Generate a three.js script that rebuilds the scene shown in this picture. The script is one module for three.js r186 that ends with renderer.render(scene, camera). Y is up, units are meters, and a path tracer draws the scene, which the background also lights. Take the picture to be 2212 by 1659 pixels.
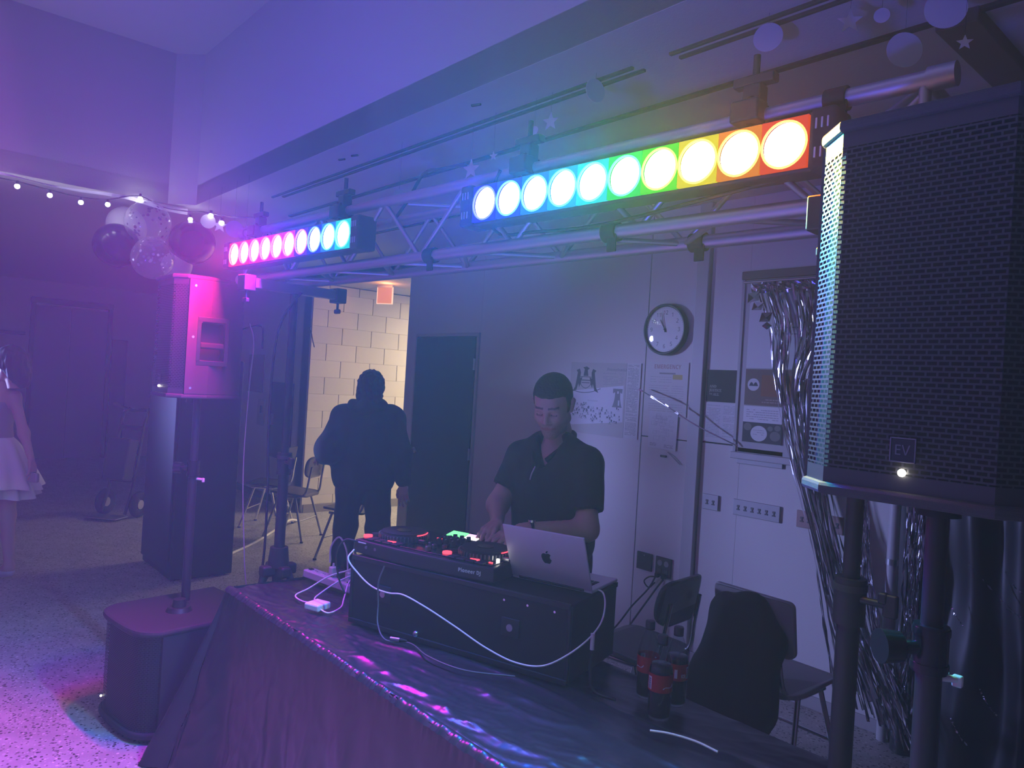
import * as THREE from 'three';
import { RoundedBoxGeometry } from 'three/addons/geometries/RoundedBoxGeometry.js';
import { RectAreaLightUniformsLib } from 'three/addons/lights/RectAreaLightUniformsLib.js';
import { mergeGeometries, mergeVertices } from 'three/addons/utils/BufferGeometryUtils.js';
import { ImprovedNoise } from 'three/addons/math/ImprovedNoise.js';
import { FontLoader } from 'three/addons/loaders/FontLoader.js';
import { Brush, Evaluator, SUBTRACTION } from 'three-bvh-csg';
import { TextGeometry } from 'three/addons/geometries/TextGeometry.js';

// ------------------------------------------------------------------ camera, exposure, haze, large lights
const scene = new THREE.Scene();
const renderer = new THREE.WebGLRenderer({ antialias: true });
renderer.toneMapping = THREE.LinearToneMapping;
renderer.toneMappingExposure = 1.0;
renderer.shadowMap.enabled = true;
RectAreaLightUniformsLib.init();
scene.background = new THREE.Color(0, 0, 0);

const camera = new THREE.PerspectiveCamera(54.8, 4 / 3, 0.05, 100);
{
  const yaw = 0.7217, roll = 0.06;
  const F = new THREE.Vector3(-Math.cos(yaw), 0, -Math.sin(yaw)), R = new THREE.Vector3(Math.sin(yaw), 0, -Math.cos(yaw));
  camera.position.set(0, 1.68, 0);
  camera.up.set(0, Math.cos(roll), 0).addScaledVector(R, -Math.sin(roll));
  camera.lookAt(camera.position.clone().add(F));
  camera.updateMatrixWorld();
}
scene.fog = new THREE.FogExp2(new THREE.Color(0.70, 0.83, 1.0), 0.012);          // machine haze in the room

const LENS_POWER = 800;      // radiance of each cell of the two light bars
const WASH = [              // lights on the dance floor, outside the frame: two uplights on the ceiling drop and one spot at the left
  { at: [-3.9, 0.5, 1.5], to: [-4.4, 3.75, -1.87], color: [0.11, 0.05, 1.0], power: 31, cone: 0.55 },
  { at: [-0.5, 0.5, 1.7], to: [-1.9, 3.75, -1.87], color: [0.07, 0.07, 1.0], power: 31, cone: 0.55 },
  { at: [-10.0, 1.9, 2.2], to: [-2.4, 1.0, -4.0], color: [0.33, 0.38, 1.0], power: 240, cone: 0.182 },
];
const HALL_LIGHT = { color: [1.0, 0.80, 0.55], power: 62 };

// ------------------------------------------------------------------ helpers
const V = (x, y, z) => new THREE.Vector3(x, y, z);
const A = (p) => (p.isVector3 ? p.clone() : V(p[0], p[1], p[2]));
let seed = 7;
const rnd = () => { seed = (seed + 0x6D2B79F5) | 0; let t = Math.imul(seed ^ (seed >>> 15), 1 | seed); t = (t + Math.imul(t ^ (t >>> 7), 61 | t)) ^ t; return ((t ^ (t >>> 14)) >>> 0) / 4294967296; };
const rr = (a, b) => a + (b - a) * rnd();
const noise = new ImprovedNoise();
const taken = new Map();
function numbered(n) { const k = taken.get(n) ?? 0; taken.set(n, k + 1); return k ? `${n}_${String(k).padStart(3, '0')}` : n; }
function M(c, rough = 0.6, metal = 0, extra = {}) {
  const col = new THREE.Color(); Array.isArray(c) ? col.setRGB(...c) : col.set(c);
  const K = ['clearcoat', 'transmission', 'sheen', 'ior', 'specularIntensity', 'thickness'].some((k) => k in extra) ? THREE.MeshPhysicalMaterial : THREE.MeshStandardMaterial;
  return new K({ color: col, roughness: rough, metalness: metal, ...extra });
}
function glow(c, k = 1) { return new THREE.MeshStandardMaterial({ color: 0x050505, roughness: 0.5, emissive: new THREE.Color().setRGB(...c), emissiveIntensity: k }); }
function mesh(name, geo, mat, parent, pos, rot) {
  const o = new THREE.Mesh(geo, mat); o.name = name; o.castShadow = true; o.receiveShadow = true;
  if (pos) o.position.set(...pos); if (rot) o.rotation.set(...rot);
  if (parent) parent.add(o); return o;
}
function thing(name, label, category, pos = [0, 0, 0], turn = 0, group) {
  const o = new THREE.Group(); o.name = numbered(name); o.position.set(...pos); o.rotation.y = turn;
  o.userData = { label, category }; if (group) o.userData.group = group; scene.add(o); return o;
}
function single(name, geo, mat, label, category, pos, rot, group) {
  const o = mesh(numbered(name), geo, mat, scene, pos, rot); o.userData = { label, category }; if (group) o.userData.group = group; return o;
}
function struct(name, geo, mat, pos, rot) { const o = mesh(name, geo, mat, scene, pos, rot); o.userData = { kind: 'structure' }; return o; }
function structG(name) { const o = new THREE.Group(); o.name = name; o.userData = { kind: 'structure' }; scene.add(o); return o; }
const box = (w, h, d, r = 0.004, s = 2) => new RoundedBoxGeometry(w, h, d, s, Math.min(r, w / 2.01, h / 2.01, d / 2.01));
const cyl = (r0, r1, h, n = 24, open = false) => new THREE.CylinderGeometry(r0, r1, h, n, 1, open);
const span = (x0, x1, y0, y1, z0, z1) => new THREE.BoxGeometry(x1 - x0, y1 - y0, z1 - z0).translate((x0 + x1) / 2, (y0 + y1) / 2, (z0 + z1) / 2);
const tube = (pts, r, n = 40, rad = 8) => new THREE.TubeGeometry(new THREE.CatmullRomCurve3(pts.map(A)), n, r, rad, false);
function rod(a, b, r0, r1 = r0, n = 12) {
  a = A(a); b = A(b); const d = b.clone().sub(a), g = cyl(r1, r0, d.length(), n);
  g.applyQuaternion(new THREE.Quaternion().setFromUnitVectors(V(0, 1, 0), d.clone().normalize())); g.translate((a.x + b.x) / 2, (a.y + b.y) / 2, (a.z + b.z) / 2); return g;
}
const lathe = (pts, n = 32) => new THREE.LatheGeometry(pts.map((p) => new THREE.Vector2(...p)), n);
const plain = (g) => { g = g.index ? g.toNonIndexed() : g; for (const k of Object.keys(g.attributes)) if (!['position', 'normal', 'uv'].includes(k)) g.deleteAttribute(k); return g; };
const join = (list) => mergeGeometries(list.map(plain));
function extrude(pts, depth, bevel = 0.003) {
  const s = new THREE.Shape(pts.map((p) => new THREE.Vector2(...p)));
  return new THREE.ExtrudeGeometry(s, { depth, bevelEnabled: bevel > 0, bevelSize: bevel, bevelThickness: bevel, bevelSegments: 2, curveSegments: 12 });
}
function canvasTex(w, h, draw) {
  const c = document.createElement('canvas'); c.width = w; c.height = h; const g = c.getContext('2d'); draw(g, w, h);
  const t = new THREE.CanvasTexture(c); t.colorSpace = THREE.SRGBColorSpace; return t;
}
function dataTex(n, fn, srgb, rep) {
  const d = new Uint8Array(n * n * 4);
  for (let y = 0; y < n; y++) for (let x = 0; x < n; x++) { const c = fn(x, y), i = 4 * (y * n + x); d[i] = c[0]; d[i + 1] = c[1]; d[i + 2] = c[2]; d[i + 3] = 255; }
  const t = new THREE.DataTexture(d, n, n); t.wrapS = t.wrapT = THREE.RepeatWrapping; t.magFilter = THREE.LinearFilter; t.minFilter = THREE.LinearMipmapLinearFilter; t.generateMipmaps = true;
  if (srgb) t.colorSpace = THREE.SRGBColorSpace; if (rep) t.repeat.set(...rep); t.needsUpdate = true; return t;
}
function boxUV(g, s = 1) {   // uv in metres from the dominant axis of each face
  g = g.index ? g.toNonIndexed() : g; const p = g.attributes.position, n = g.attributes.normal, uv = new Float32Array(p.count * 2);
  for (let i = 0; i < p.count; i++) {
    const ax = Math.abs(n.getX(i)), ay = Math.abs(n.getY(i)), az = Math.abs(n.getZ(i));
    const [u, v] = ay >= ax && ay >= az ? [p.getX(i), p.getZ(i)] : ax >= az ? [p.getZ(i), p.getY(i)] : [p.getX(i), p.getY(i)];
    uv[2 * i] = u * s; uv[2 * i + 1] = v * s;
  }
  g.setAttribute('uv', new THREE.BufferAttribute(uv, 2)); return g;
}
// signed distance meshing (surface nets)
function sdfMesh(f, lo, hi, cell) {
  const nx = Math.ceil((hi[0] - lo[0]) / cell) + 1, ny = Math.ceil((hi[1] - lo[1]) / cell) + 1, nz = Math.ceil((hi[2] - lo[2]) / cell) + 1;
  const val = new Float32Array(nx * ny * nz), id = (x, y, z) => x + nx * (y + ny * z);
  for (let z = 0; z < nz; z++) for (let y = 0; y < ny; y++) for (let x = 0; x < nx; x++) val[id(x, y, z)] = f(lo[0] + x * cell, lo[1] + y * cell, lo[2] + z * cell);
  const vid = new Int32Array(nx * ny * nz).fill(-1), pos = [], idx = [];
  const C = [[0, 0, 0], [1, 0, 0], [0, 1, 0], [1, 1, 0], [0, 0, 1], [1, 0, 1], [0, 1, 1], [1, 1, 1]];
  const E = [[0, 1], [2, 3], [4, 5], [6, 7], [0, 2], [1, 3], [4, 6], [5, 7], [0, 4], [1, 5], [2, 6], [3, 7]];
  for (let z = 0; z < nz - 1; z++) for (let y = 0; y < ny - 1; y++) for (let x = 0; x < nx - 1; x++) {
    const v = C.map((c) => val[id(x + c[0], y + c[1], z + c[2])]); let m = 0, px = 0, py = 0, pz = 0;
    if (v.every((q) => q < 0) || v.every((q) => q >= 0)) continue;
    for (const [a, b] of E) if ((v[a] < 0) !== (v[b] < 0)) { const t = v[a] / (v[a] - v[b]); px += C[a][0] + t * (C[b][0] - C[a][0]); py += C[a][1] + t * (C[b][1] - C[a][1]); pz += C[a][2] + t * (C[b][2] - C[a][2]); m++; }
    vid[id(x, y, z)] = pos.length / 3; pos.push(lo[0] + (x + px / m) * cell, lo[1] + (y + py / m) * cell, lo[2] + (z + pz / m) * cell);
  }
  const quad = (a, b, c, d, flip) => { if (a < 0 || b < 0 || c < 0 || d < 0) return; flip ? idx.push(a, c, b, a, d, c) : idx.push(a, b, c, a, c, d); };
  for (let z = 1; z < nz - 1; z++) for (let y = 1; y < ny - 1; y++) for (let x = 1; x < nx - 1; x++) {
    const s = val[id(x, y, z)] < 0;
    if (s !== (val[id(x + 1, y, z)] < 0)) quad(vid[id(x, y - 1, z - 1)], vid[id(x, y, z - 1)], vid[id(x, y, z)], vid[id(x, y - 1, z)], !s);
    if (s !== (val[id(x, y + 1, z)] < 0)) quad(vid[id(x - 1, y, z - 1)], vid[id(x - 1, y, z)], vid[id(x, y, z)], vid[id(x, y, z - 1)], !s);
    if (s !== (val[id(x, y, z + 1)] < 0)) quad(vid[id(x - 1, y - 1, z)], vid[id(x, y - 1, z)], vid[id(x, y, z)], vid[id(x - 1, y, z)], !s);
  }
  const g = new THREE.BufferGeometry(); g.setAttribute('position', new THREE.Float32BufferAttribute(pos, 3)); g.setIndex(idx); g.computeVertexNormals();
  g.setAttribute('uv', new THREE.Float32BufferAttribute(new Float32Array(pos.length / 3 * 2), 2)); return g;
}
const smin = (a, b, k) => { const h = Math.max(k - Math.abs(a - b), 0) / k; return Math.min(a, b) - h * h * k * 0.25; };
function capsules(list, k) {   // [a, b, ra, rb]
  const L = list.map(([a, b, ra, rb]) => { const d = [b[0] - a[0], b[1] - a[1], b[2] - a[2]]; return [a, d, Math.max(1e-9, d[0] * d[0] + d[1] * d[1] + d[2] * d[2]), ra, rb ?? ra]; });
  return (x, y, z) => {
    let s = 9;
    for (const [a, d, q, ra, rb] of L) {
      const X = x - a[0], Y = y - a[1], Z = z - a[2]; let h = (X * d[0] + Y * d[1] + Z * d[2]) / q; h = h < 0 ? 0 : h > 1 ? 1 : h;
      const ex = X - d[0] * h, ey = Y - d[1] * h, ez = Z - d[2] * h; s = smin(s, Math.sqrt(ex * ex + ey * ey + ez * ez) - (ra + (rb - ra) * h), k);
    }
    return s;
  };
}
const font = await new FontLoader().loadAsync('fonts/droid/droid_sans_bold.typeface.json');
const fontR = await new FontLoader().loadAsync('fonts/droid/droid_sans_regular.typeface.json');
function text(str, size, depth = 0.001, f = font) { const g = new TextGeometry(str, { font: f, size, depth, curveSegments: 4, bevelEnabled: false }); g.computeBoundingBox(); const b = g.boundingBox; g.translate(-(b.min.x + b.max.x) / 2, -(b.min.y + b.max.y) / 2, 0); return g; }

// ------------------------------------------------------------------ materials
const speckTex = dataTex(512, (x, y) => { return [0, 0, 0]; }, true);
{ // terrazzo floor: chips of several tones
  const d = speckTex.image.data, n = 512; 
  for (let i = 0; i < n * n; i++) { const k = 4 * i, v = 168 + 14 * noise.noise((i % n) / 40, Math.floor(i / n) / 40, 3.3) + rr(-6, 6); d[k] = v; d[k + 1] = v - 2; d[k + 2] = v - 8; }
  for (let c = 0; c < 4200; c++) { const cx = rr(0, n), cy = rr(0, n), r = rr(0.7, 2.6), t = rnd() < 0.65 ? rr(70, 125) : rr(180, 215);
    for (let y = -3; y <= 3; y++) for (let x = -3; x <= 3; x++) if (x * x + y * y < r * r) { const k = 4 * (((cy + y + n) | 0) % n * n + (((cx + x + n) | 0) % n)); d[k] = t; d[k + 1] = t - 3; d[k + 2] = t - 9; } }
  speckTex.needsUpdate = true; speckTex.repeat.set(0.85, 0.85);
}
const grain = dataTex(256, (x, y) => { const v = 128 + 40 * noise.noise(x / 9, y / 9, 1.7) + rr(-50, 50); return [v, v, v]; }, false, [3, 3]);
const fine = dataTex(256, (x, y) => { const v = 128 + rr(-110, 110); return [v, v, v]; }, false, [14, 14]);
const m = {
  floor: M([1, 1, 1], 0.34, 0, { map: speckTex }),
  wall: M([0.56, 0.55, 0.53], 0.75, 0, { bumpMap: grain, bumpScale: 0.0008 }),
  bulk: M([0.40, 0.39, 0.39], 0.85, 0, { bumpMap: grain, bumpScale: 0.001 }),
  ceil: M([0.42, 0.41, 0.39], 0.9, 0, { bumpMap: grain, bumpScale: 0.001 }),
  block: [M([0.60, 0.56, 0.48], 0.6, 0, { bumpMap: grain, bumpScale: 0.0015 }), M([0.57, 0.535, 0.46], 0.6, 0, { bumpMap: grain, bumpScale: 0.0015 }), M([0.62, 0.58, 0.50], 0.6, 0, { bumpMap: grain, bumpScale: 0.0015 })],
  mortar: M([0.52, 0.485, 0.415], 0.9),
  base: M([0.10, 0.095, 0.09], 0.6),
  dark: M([0.012, 0.012, 0.014], 0.6),
  groove: M([0.03, 0.03, 0.032], 0.8),
  trim: M([0.40, 0.40, 0.40], 0.5),
  doorDark: M([0.018, 0.020, 0.026], 0.45),
  alu: M([0.34, 0.34, 0.36], 0.45, 0.8),
  chrome: M([0.7, 0.7, 0.72], 0.18, 1),
  steel: M([0.45, 0.45, 0.47], 0.35, 0.9),
  cab: M([0.055, 0.055, 0.058], 0.62, 0, { bumpMap: fine, bumpScale: 0.0012 }),
  black: M([0.018, 0.018, 0.02], 0.5),
  rubber: M([0.012, 0.012, 0.012], 0.8),
  gloss: M([0.014, 0.014, 0.016], 0.2),
  white: M([0.78, 0.78, 0.77], 0.4),
  cable: M([0.82, 0.82, 0.8], 0.45),
  cableBlack: M([0.012, 0.012, 0.013], 0.55),
  tealish: M([0.02, 0.03, 0.03], 0.6),
};
// ------------------------------------------------------------------ the room
const prismXZ = (pts, y0, y1) => new THREE.ExtrudeGeometry(new THREE.Shape(pts.map(([x, z]) => new THREE.Vector2(x, -z))), { depth: y1 - y0, bevelEnabled: false }).rotateX(-Math.PI / 2).translate(0, y0, 0);
const X0 = -14.2, X1 = 9.0, ZB = -4.0, Z1 = 13.0, HL = 2.9, HU = 4.05, BX = -6.05, BZ = -1.87;
struct('floor', boxUV(span(X0 - 0.2, X1 + 0.2, -0.2, 0, -9.2, Z1 + 0.2)), m.floor);
{
  const c = structG('ceiling');
  mesh('lower_ceiling', boxUV(join([span(X0 - 0.2, X1 + 0.2, HL, HL + 0.15, ZB - 0.2, BZ), span(X0 - 0.2, BX, HL, HL + 0.15, BZ, Z1 + 0.2)])), m.ceil, c);
  mesh('upper_ceiling', boxUV(span(BX - 0.2, X1 + 0.2, HU, HU + 0.15, BZ - 0.2, Z1 + 0.2)), m.bulk, c);
  for (const [x0, x1, z, w] of [[-5.1, -1.84, -2.13, 0.016], [-5.02, -1.82, -2.175, 0.016], [-1.67, -0.75, -2.13, 0.016], [-1.66, -0.75, -2.175, 0.016], [-5.6, 4, -2.49, 0.03], [-6.0, 4, -3.25, 0.03]])
    mesh('ceiling_slot', box(x1 - x0, 0.012, w, 0.002), m.groove, c, [(x0 + x1) / 2, HL - 0.004, z]);
  for (const x of [-0.85, 1.6]) mesh('ceiling_beam', box(0.12, 0.05, 1.5, 0.005), M([0.1, 0.09, 0.08], 0.7), c, [x, HL - 0.02, -3.22]);
  for (const [x, z] of [[-3.85, -2.0], [-3.72, -2.01], [-2.6, -1.98]]) mesh('ceiling_fixing', box(0.05, 0.01, 0.012, 0.003), m.groove, c, [x, HL - 0.004, z], [0, 0.3, 0]);
}
struct('wall_bulkhead_front', boxUV(span(BX, X1, HL + 0.002, HU, BZ - 0.14, BZ)), m.bulk);
struct('wall_bulkhead_side', boxUV(span(BX - 0.14, BX, HL + 0.002, HU, BZ - 0.14, Z1)), m.bulk);
struct('trim_1', prismXZ([[BX, BZ], [BX + 0.16, BZ], [BX, BZ + 0.16]], HL, HU), m.bulk);   // slanting panel in the corner of the two drops
struct('wall_far', boxUV(span(X0 - 0.2, X0, 0, HL, ZB - 0.2, Z1 + 0.2)), m.wall);
struct('wall_right', boxUV(span(X1, X1 + 0.2, 0, HU, ZB - 0.2, Z1 + 0.2)), m.wall);
struct('wall_behind', boxUV(span(X0 - 0.2, X1 + 0.2, 0, HU, Z1, Z1 + 0.2)), m.wall);
struct('wall_back_left', boxUV(span(X0, -8.22, 0, HL, ZB - 0.12, ZB)), m.wall);
{ // panelled wall behind the DJ
  const w = structG('wall_back');
  mesh('backing', span(-6.13, X1, 0, HL, ZB - 0.14, ZB - 0.03), m.groove, w);
  const panel = (x0, x1, y0, y1) => mesh('panel', boxUV(box(x1 - x0, y1 - y0, 0.03, 0.002).translate((x0 + x1) / 2, (y0 + y1) / 2, ZB - 0.015)), m.wall, w);
  panel(-6.13, -5.96, 0, HL); panel(-5.96, -4.99, 2.105, HL); panel(-4.99, -3.19, 0, HL);
  panel(-3.183, -2.806, 0.0, 1.379); panel(-3.183, -2.806, 1.385, HL);
  panel(-2.70, -2.43, 0.0, 1.385); panel(-2.70, -2.43, 1.393, HL); panel(-2.43, -1.2, 0, HL); panel(-1.194, 0.4, 0, HL); panel(0.406, X1, 0, HL);
  mesh('reveal', span(-6.13, -6.11, 0, 2.78, ZB - 0.14, ZB - 0.001), m.wall, w);
}
struct('trim_2', box(0.09, HL, 0.05, 0.006).translate(-2.752, HL / 2, ZB + 0.005), m.trim);
{
  const d = structG('door_1');
  mesh('leaf', box(0.905, 2.07, 0.045, 0.004), m.doorDark, d, [-5.477, 1.035, ZB + 0.002]);
  const fr = M([0.40, 0.39, 0.40], 0.5);
  mesh('frame', join([box(0.03, 2.1, 0.04, 0.004).translate(-5.945, 1.05, ZB - 0.004), box(0.03, 2.1, 0.04, 0.004).translate(-5.008, 1.05, ZB - 0.004), box(0.967, 0.03, 0.04, 0.004).translate(-5.477, 2.09, ZB - 0.004)]), fr, d);
  for (const y of [0.3, 1.05, 1.83]) mesh('hinge', cyl(0.009, 0.009, 0.1, 10), m.steel, d, [-5.02, y, ZB + 0.03]);
  const h = mesh('handle', join([rod([0, 0, 0], [0, 0, 0.05], 0.012), rod([0, 0, 0.05], [0.11, 0, 0.05], 0.009), cyl(0.03, 0.03, 0.008, 20).rotateX(Math.PI / 2)]), m.steel, d, [-5.86, 1.0, ZB + 0.028]);
}
// hall beyond the opening: a wall of painted blocks, each its own piece
{
  const w = structG('wall_hall');
  const HH = 2.74;
  mesh('mortar_bed', span(-8.42, -8.235, 0, HH, -9.2, ZB), m.mortar, w);
  const bl = 0.405, bh = 0.203, g1 = boxUV(box(0.04, bh - 0.0012, bl - 0.007, 0.0025), 1), g2 = boxUV(box(0.04, bh - 0.0012, bl / 2 - 0.007, 0.0025), 1);
  for (let r = 0; r * bh < HH - 0.05; r++) {
    let z = ZB - 0.003; const odd = r % 2;
    for (let k = 0; z > -7.4; k++) {
      const half = odd && k === 0, l = half ? bl / 2 : bl, top = Math.min(bh, HH - r * bh);
      const o = mesh('block', half ? g2 : g1, m.block[(r * 7 + k * 5 + (r * k) % 3) % 3], w, [-8.222, r * bh + top / 2, z - l / 2]); o.scale.y = top / bh; z -= l;
    }
  }
  mesh('plain_end', span(-8.22, -8.20, 0, HH, -9.2, -7.4), m.block[0], w);
  struct('wall_hall_right', boxUV(span(-6.13, -6.0, 0, HL, -9.2, ZB - 0.14)), m.block[0]);
  struct('wall_hall_end', boxUV(span(-8.42, -6.0, 0, HL, -9.4, -9.2)), m.block[1]);
  const hc = structG('ceiling_hall');
  mesh('slab', span(-8.42, -6.0, HH + 0.02, HH + 0.1, -9.2, ZB), m.bulk, hc);
  for (let i = 0; i < 9; i++) for (let j = 0; j < 3; j++) mesh('ceiling_tile', box(0.6, 0.018, 0.595, 0.003), m.bulk, hc, [-8.2 + 0.35 + j * 0.61 + (j ? 0.0 : 0), HH + 0.011, ZB - 0.33 - i * 0.605]);
  struct('wall_opening_head', span(-8.22, -6.13, HH, HL, ZB - 0.14, ZB), m.wall);
  struct('baseboard_hall', box(0.015, 0.1, 3.4, 0.003).translate(-8.193, 0.05, -5.72), M([0.22, 0.2, 0.17], 0.6));
}
struct('baseboard_back', box(5.3, 0.07, 0.012, 0.003).translate(-0.2, 0.035, ZB + 0.006), M([0.34, 0.33, 0.33], 0.6));
struct('baseboard_left', box(5.9, 0.09, 0.012, 0.003).translate(-11.2, 0.045, ZB + 0.006), m.base);
{ // tall partition door and the slab beside it on the far wall
  const d = structG('door_2'), lm = M([0.20, 0.20, 0.22], 0.5);
  for (const z of [-2.32, -2.88]) mesh('leaf', box(0.05, 2.5, 0.55, 0.005), lm, d, [X0 + 0.03, 1.25, z + 0.0]);
  mesh('frame', join([box(0.07, 2.6, 0.06, 0.004).translate(X0 + 0.035, 1.3, -2.06), box(0.07, 2.6, 0.06, 0.004).translate(X0 + 0.035, 1.3, -3.19), box(0.09, 0.09, 1.2, 0.004).translate(X0 + 0.045, 2.58, -2.62)]), m.groove, d);
  const e = structG('door_3'); mesh('leaf', box(0.06, 2.03, 0.24, 0.004), m.doorDark, e, [X0 + 0.035, 1.015, -3.36]);
  const sh = thing('wall_shelf', 'dark shelf on the far wall above the dancer’s head', 'shelf', [X0 + 0.12, 2.02, -1.62]);
  mesh('board', box(0.22, 0.05, 0.66, 0.004), m.dark, sh); mesh('bracket', box(0.2, 0.12, 0.03, 0.004), m.dark, sh, [0, -0.07, 0.2]);
}

// ------------------------------------------------------------------ hall things
{
  const t = thing('ceiling_light', 'ceiling light panel in the hall beyond the opening', 'light', [-7.1, 2.735, -6.6]);
  mesh('frame', join([box(1.25, 0.03, 0.03), box(1.25, 0.03, 0.03).translate(0, 0, 0.62), box(0.03, 0.03, 0.62).translate(-0.61, 0, 0.31), box(0.03, 0.03, 0.62).translate(0.61, 0, 0.31)]), m.white, t, [0, 0, -0.31]);
  mesh('light_diffuser', box(1.2, 0.012, 0.58, 0.003), glow(HALL_LIGHT.color, 3), t);
  const l = new THREE.RectAreaLight(new THREE.Color().setRGB(...HALL_LIGHT.color), HALL_LIGHT.power, 1.18, 0.56); l.position.set(0, -0.02, 0); l.rotation.x = -Math.PI / 2; t.add(l);
  const s = thing('exit_sign', 'glowing orange-red edge-lit exit sign hanging in the hall', 'sign', [-7.5, 2.68, -4.55], 0.55);
  mesh('sign_panel', box(0.185, 0.185, 0.022, 0.004), glow([1.0, 0.28, 0.06], 0.8), s, [0, -0.06, 0]);
  mesh('sign_edge', join([box(0.2, 0.008, 0.028, 0.002).translate(0, -0.155, 0), box(0.008, 0.2, 0.028, 0.002).translate(-0.096, -0.06, 0), box(0.008, 0.2, 0.028, 0.002).translate(0.096, -0.06, 0)]), glow([1.0, 0.55, 0.3], 1.1), s);
  mesh('canopy', box(0.2, 0.03, 0.04, 0.006), m.trim, s, [0, 0.048, 0]);
  const pl = new THREE.PointLight(new THREE.Color().setRGB(1, 0.35, 0.1), 0.25); pl.position.set(0.1, -0.02, 0.16); pl.castShadow = true; s.add(pl);
}
// ------------------------------------------------------------------ truss, stands, light bars
const TY = Math.atan(0.06);                       // the truss is turned a little against the wall
const barZ = (x) => -1.42 + (-x - 1.3) * 0.06;
{
  const t = thing('lighting_truss', 'silver aluminium box truss carrying the two light bars', 'truss', [-2.05, 2.1, -1.60 + (2.05 - 1.3) * 0.06], TY);
  const L = 3.04, S = 0.22, R = 0.019, h = L / 2;
  for (const [y, z] of [[0, S / 2], [0, -S / 2], [S, S / 2], [S, -S / 2]]) mesh('chord', join([rod([-h, y, z], [h, y, z], R, R, 18), cyl(0.024, 0.024, 0.05, 18).rotateZ(Math.PI / 2).translate(-h + 0.02, y, z), cyl(0.024, 0.024, 0.05, 18).rotateZ(Math.PI / 2).translate(h - 0.02, y, z)]), m.alu, t);
  const n = 13, p = L * 0.985 / n;
  for (let i = 0; i < n; i++) {
    const a = -h * 0.985 + i * p, b = a + p, up = i % 2;
    for (const z of [S / 2, -S / 2]) mesh('brace', rod([a, up ? S : 0, z], [b, up ? 0 : S, z], 0.008), m.alu, t);
    for (const y of [0, S]) mesh('brace', rod([a, y, up ? S / 2 : -S / 2], [b, y, up ? -S / 2 : S / 2], 0.008), m.alu, t);
  }
  for (const e of [-h + 0.05, h - 0.05]) { mesh('end_frame', join([rod([e, 0, -S / 2], [e, S, -S / 2], 0.012), rod([e, 0, S / 2], [e, S, S / 2], 0.012), rod([e, 0, -S / 2], [e, 0, S / 2], 0.012), rod([e, S, -S / 2], [e, S, S / 2], 0.012)]), m.alu, t); }
  const strap = M([0.015, 0.015, 0.016], 0.8);
  for (const [x, y, z, label] of [[0.72, 0, S / 2, 'black strap on the front lower truss tube below the right light bar'], [-0.05, 0, S / 2, 'black strap on the lower truss tube between the light bars'], [0.85, 0, -S / 2, 'black strap on the rear lower truss tube'], [1.3, S, S / 2, 'black strap on the upper truss tube near its right end']]) {
    const o = thing('cable_strap', label, 'strap', [0, 0, 0], 0, 'cable straps on the truss');
    const w = V(x, y, z).applyAxisAngle(V(0, 1, 0), TY).add(t.position); o.position.copy(w); o.rotation.y = TY;
    mesh('band', cyl(0.026, 0.026, 0.045, 18).rotateZ(Math.PI / 2), strap, o); mesh('tail', box(0.03, 0.05, 0.006, 0.002), strap, o, [0.012, -0.03, 0.014]);
  }
}
function crankStand(label, at, topY, hub) {
  const t = thing('truss_stand', label, 'stand', [at[0], 0, at[1]], TY);
  mesh('lower_tube', cyl(0.024, 0.024, 1.25 - hub + 0.25, 20).translate(0, (1.25 + hub - 0.25) / 2, 0), m.black, t);
  mesh('upper_tube', cyl(0.018, 0.018, topY - 1.15, 20).translate(0, (topY + 1.15) / 2, 0), m.black, t);
  const c = mesh('collar', cyl(0.033, 0.033, 0.1, 20), m.black, t, [0, 1.25, 0]);
  mesh('collar_ring', cyl(0.035, 0.035, 0.014, 20), m.cab, c, [0, 0.03, 0]);
  mesh('clamp_knob', join([rod([0, 0, 0], [0.055, 0, 0], 0.008), box(0.03, 0.05, 0.016, 0.006).translate(0.06, 0.0, 0), box(0.02, 0.025, 0.02, 0.006).translate(0.045, 0.014, 0)]), m.black, t, [0.028, 1.26, 0.012]);
  mesh('hub', join([cyl(0.04, 0.05, 0.09, 20).translate(0, hub, 0), box(0.17, 0.05, 0.05, 0.012).translate(0, hub - 0.06, 0), box(0.05, 0.05, 0.17, 0.012).translate(0, hub - 0.06, 0)]), m.black, t);
  for (let k = 0; k < 3; k++) { const a = Math.PI / 2 + k * 2.0944, c2 = Math.cos(a), s2 = Math.sin(a); const lg = mesh('leg', join([rod([c2 * 0.05, hub - 0.06, s2 * 0.05], [c2 * 0.42, 0.02, s2 * 0.42], 0.016), rod([c2 * 0.02, 0.16, s2 * 0.02], [c2 * 0.25, hub * 0.45, s2 * 0.25], 0.009)]), m.black, t); mesh('foot', cyl(0.022, 0.024, 0.035, 14), m.rubber, lg, [c2 * 0.42, 0.0175, s2 * 0.42]); }
  mesh('cross_bar', box(0.045, 0.045, 0.5, 0.004), m.steel, t, [0, topY + 0.005, 0]);
  for (const s of [-1, 1]) { const e = mesh('bar_bracket', box(0.07, 0.07, 0.055, 0.005), m.black, t, [0, topY + 0.002, s * 0.23]); mesh('bracket_knob', join([rod([0, -0.03, 0], [0, -0.065, 0], 0.006), box(0.04, 0.022, 0.018, 0.006).translate(0, -0.075, 0)]), m.black, e); }
  return t;
}
const standL = crankStand('black tripod truss stand behind the left end of the table', [-3.25, -1.49], 2.052, 0.82);
const standR = crankStand('black truss stand tube in front of the soda bottles, below the big loudspeaker', [-0.715, -1.655], 2.052, 0.70);

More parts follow.
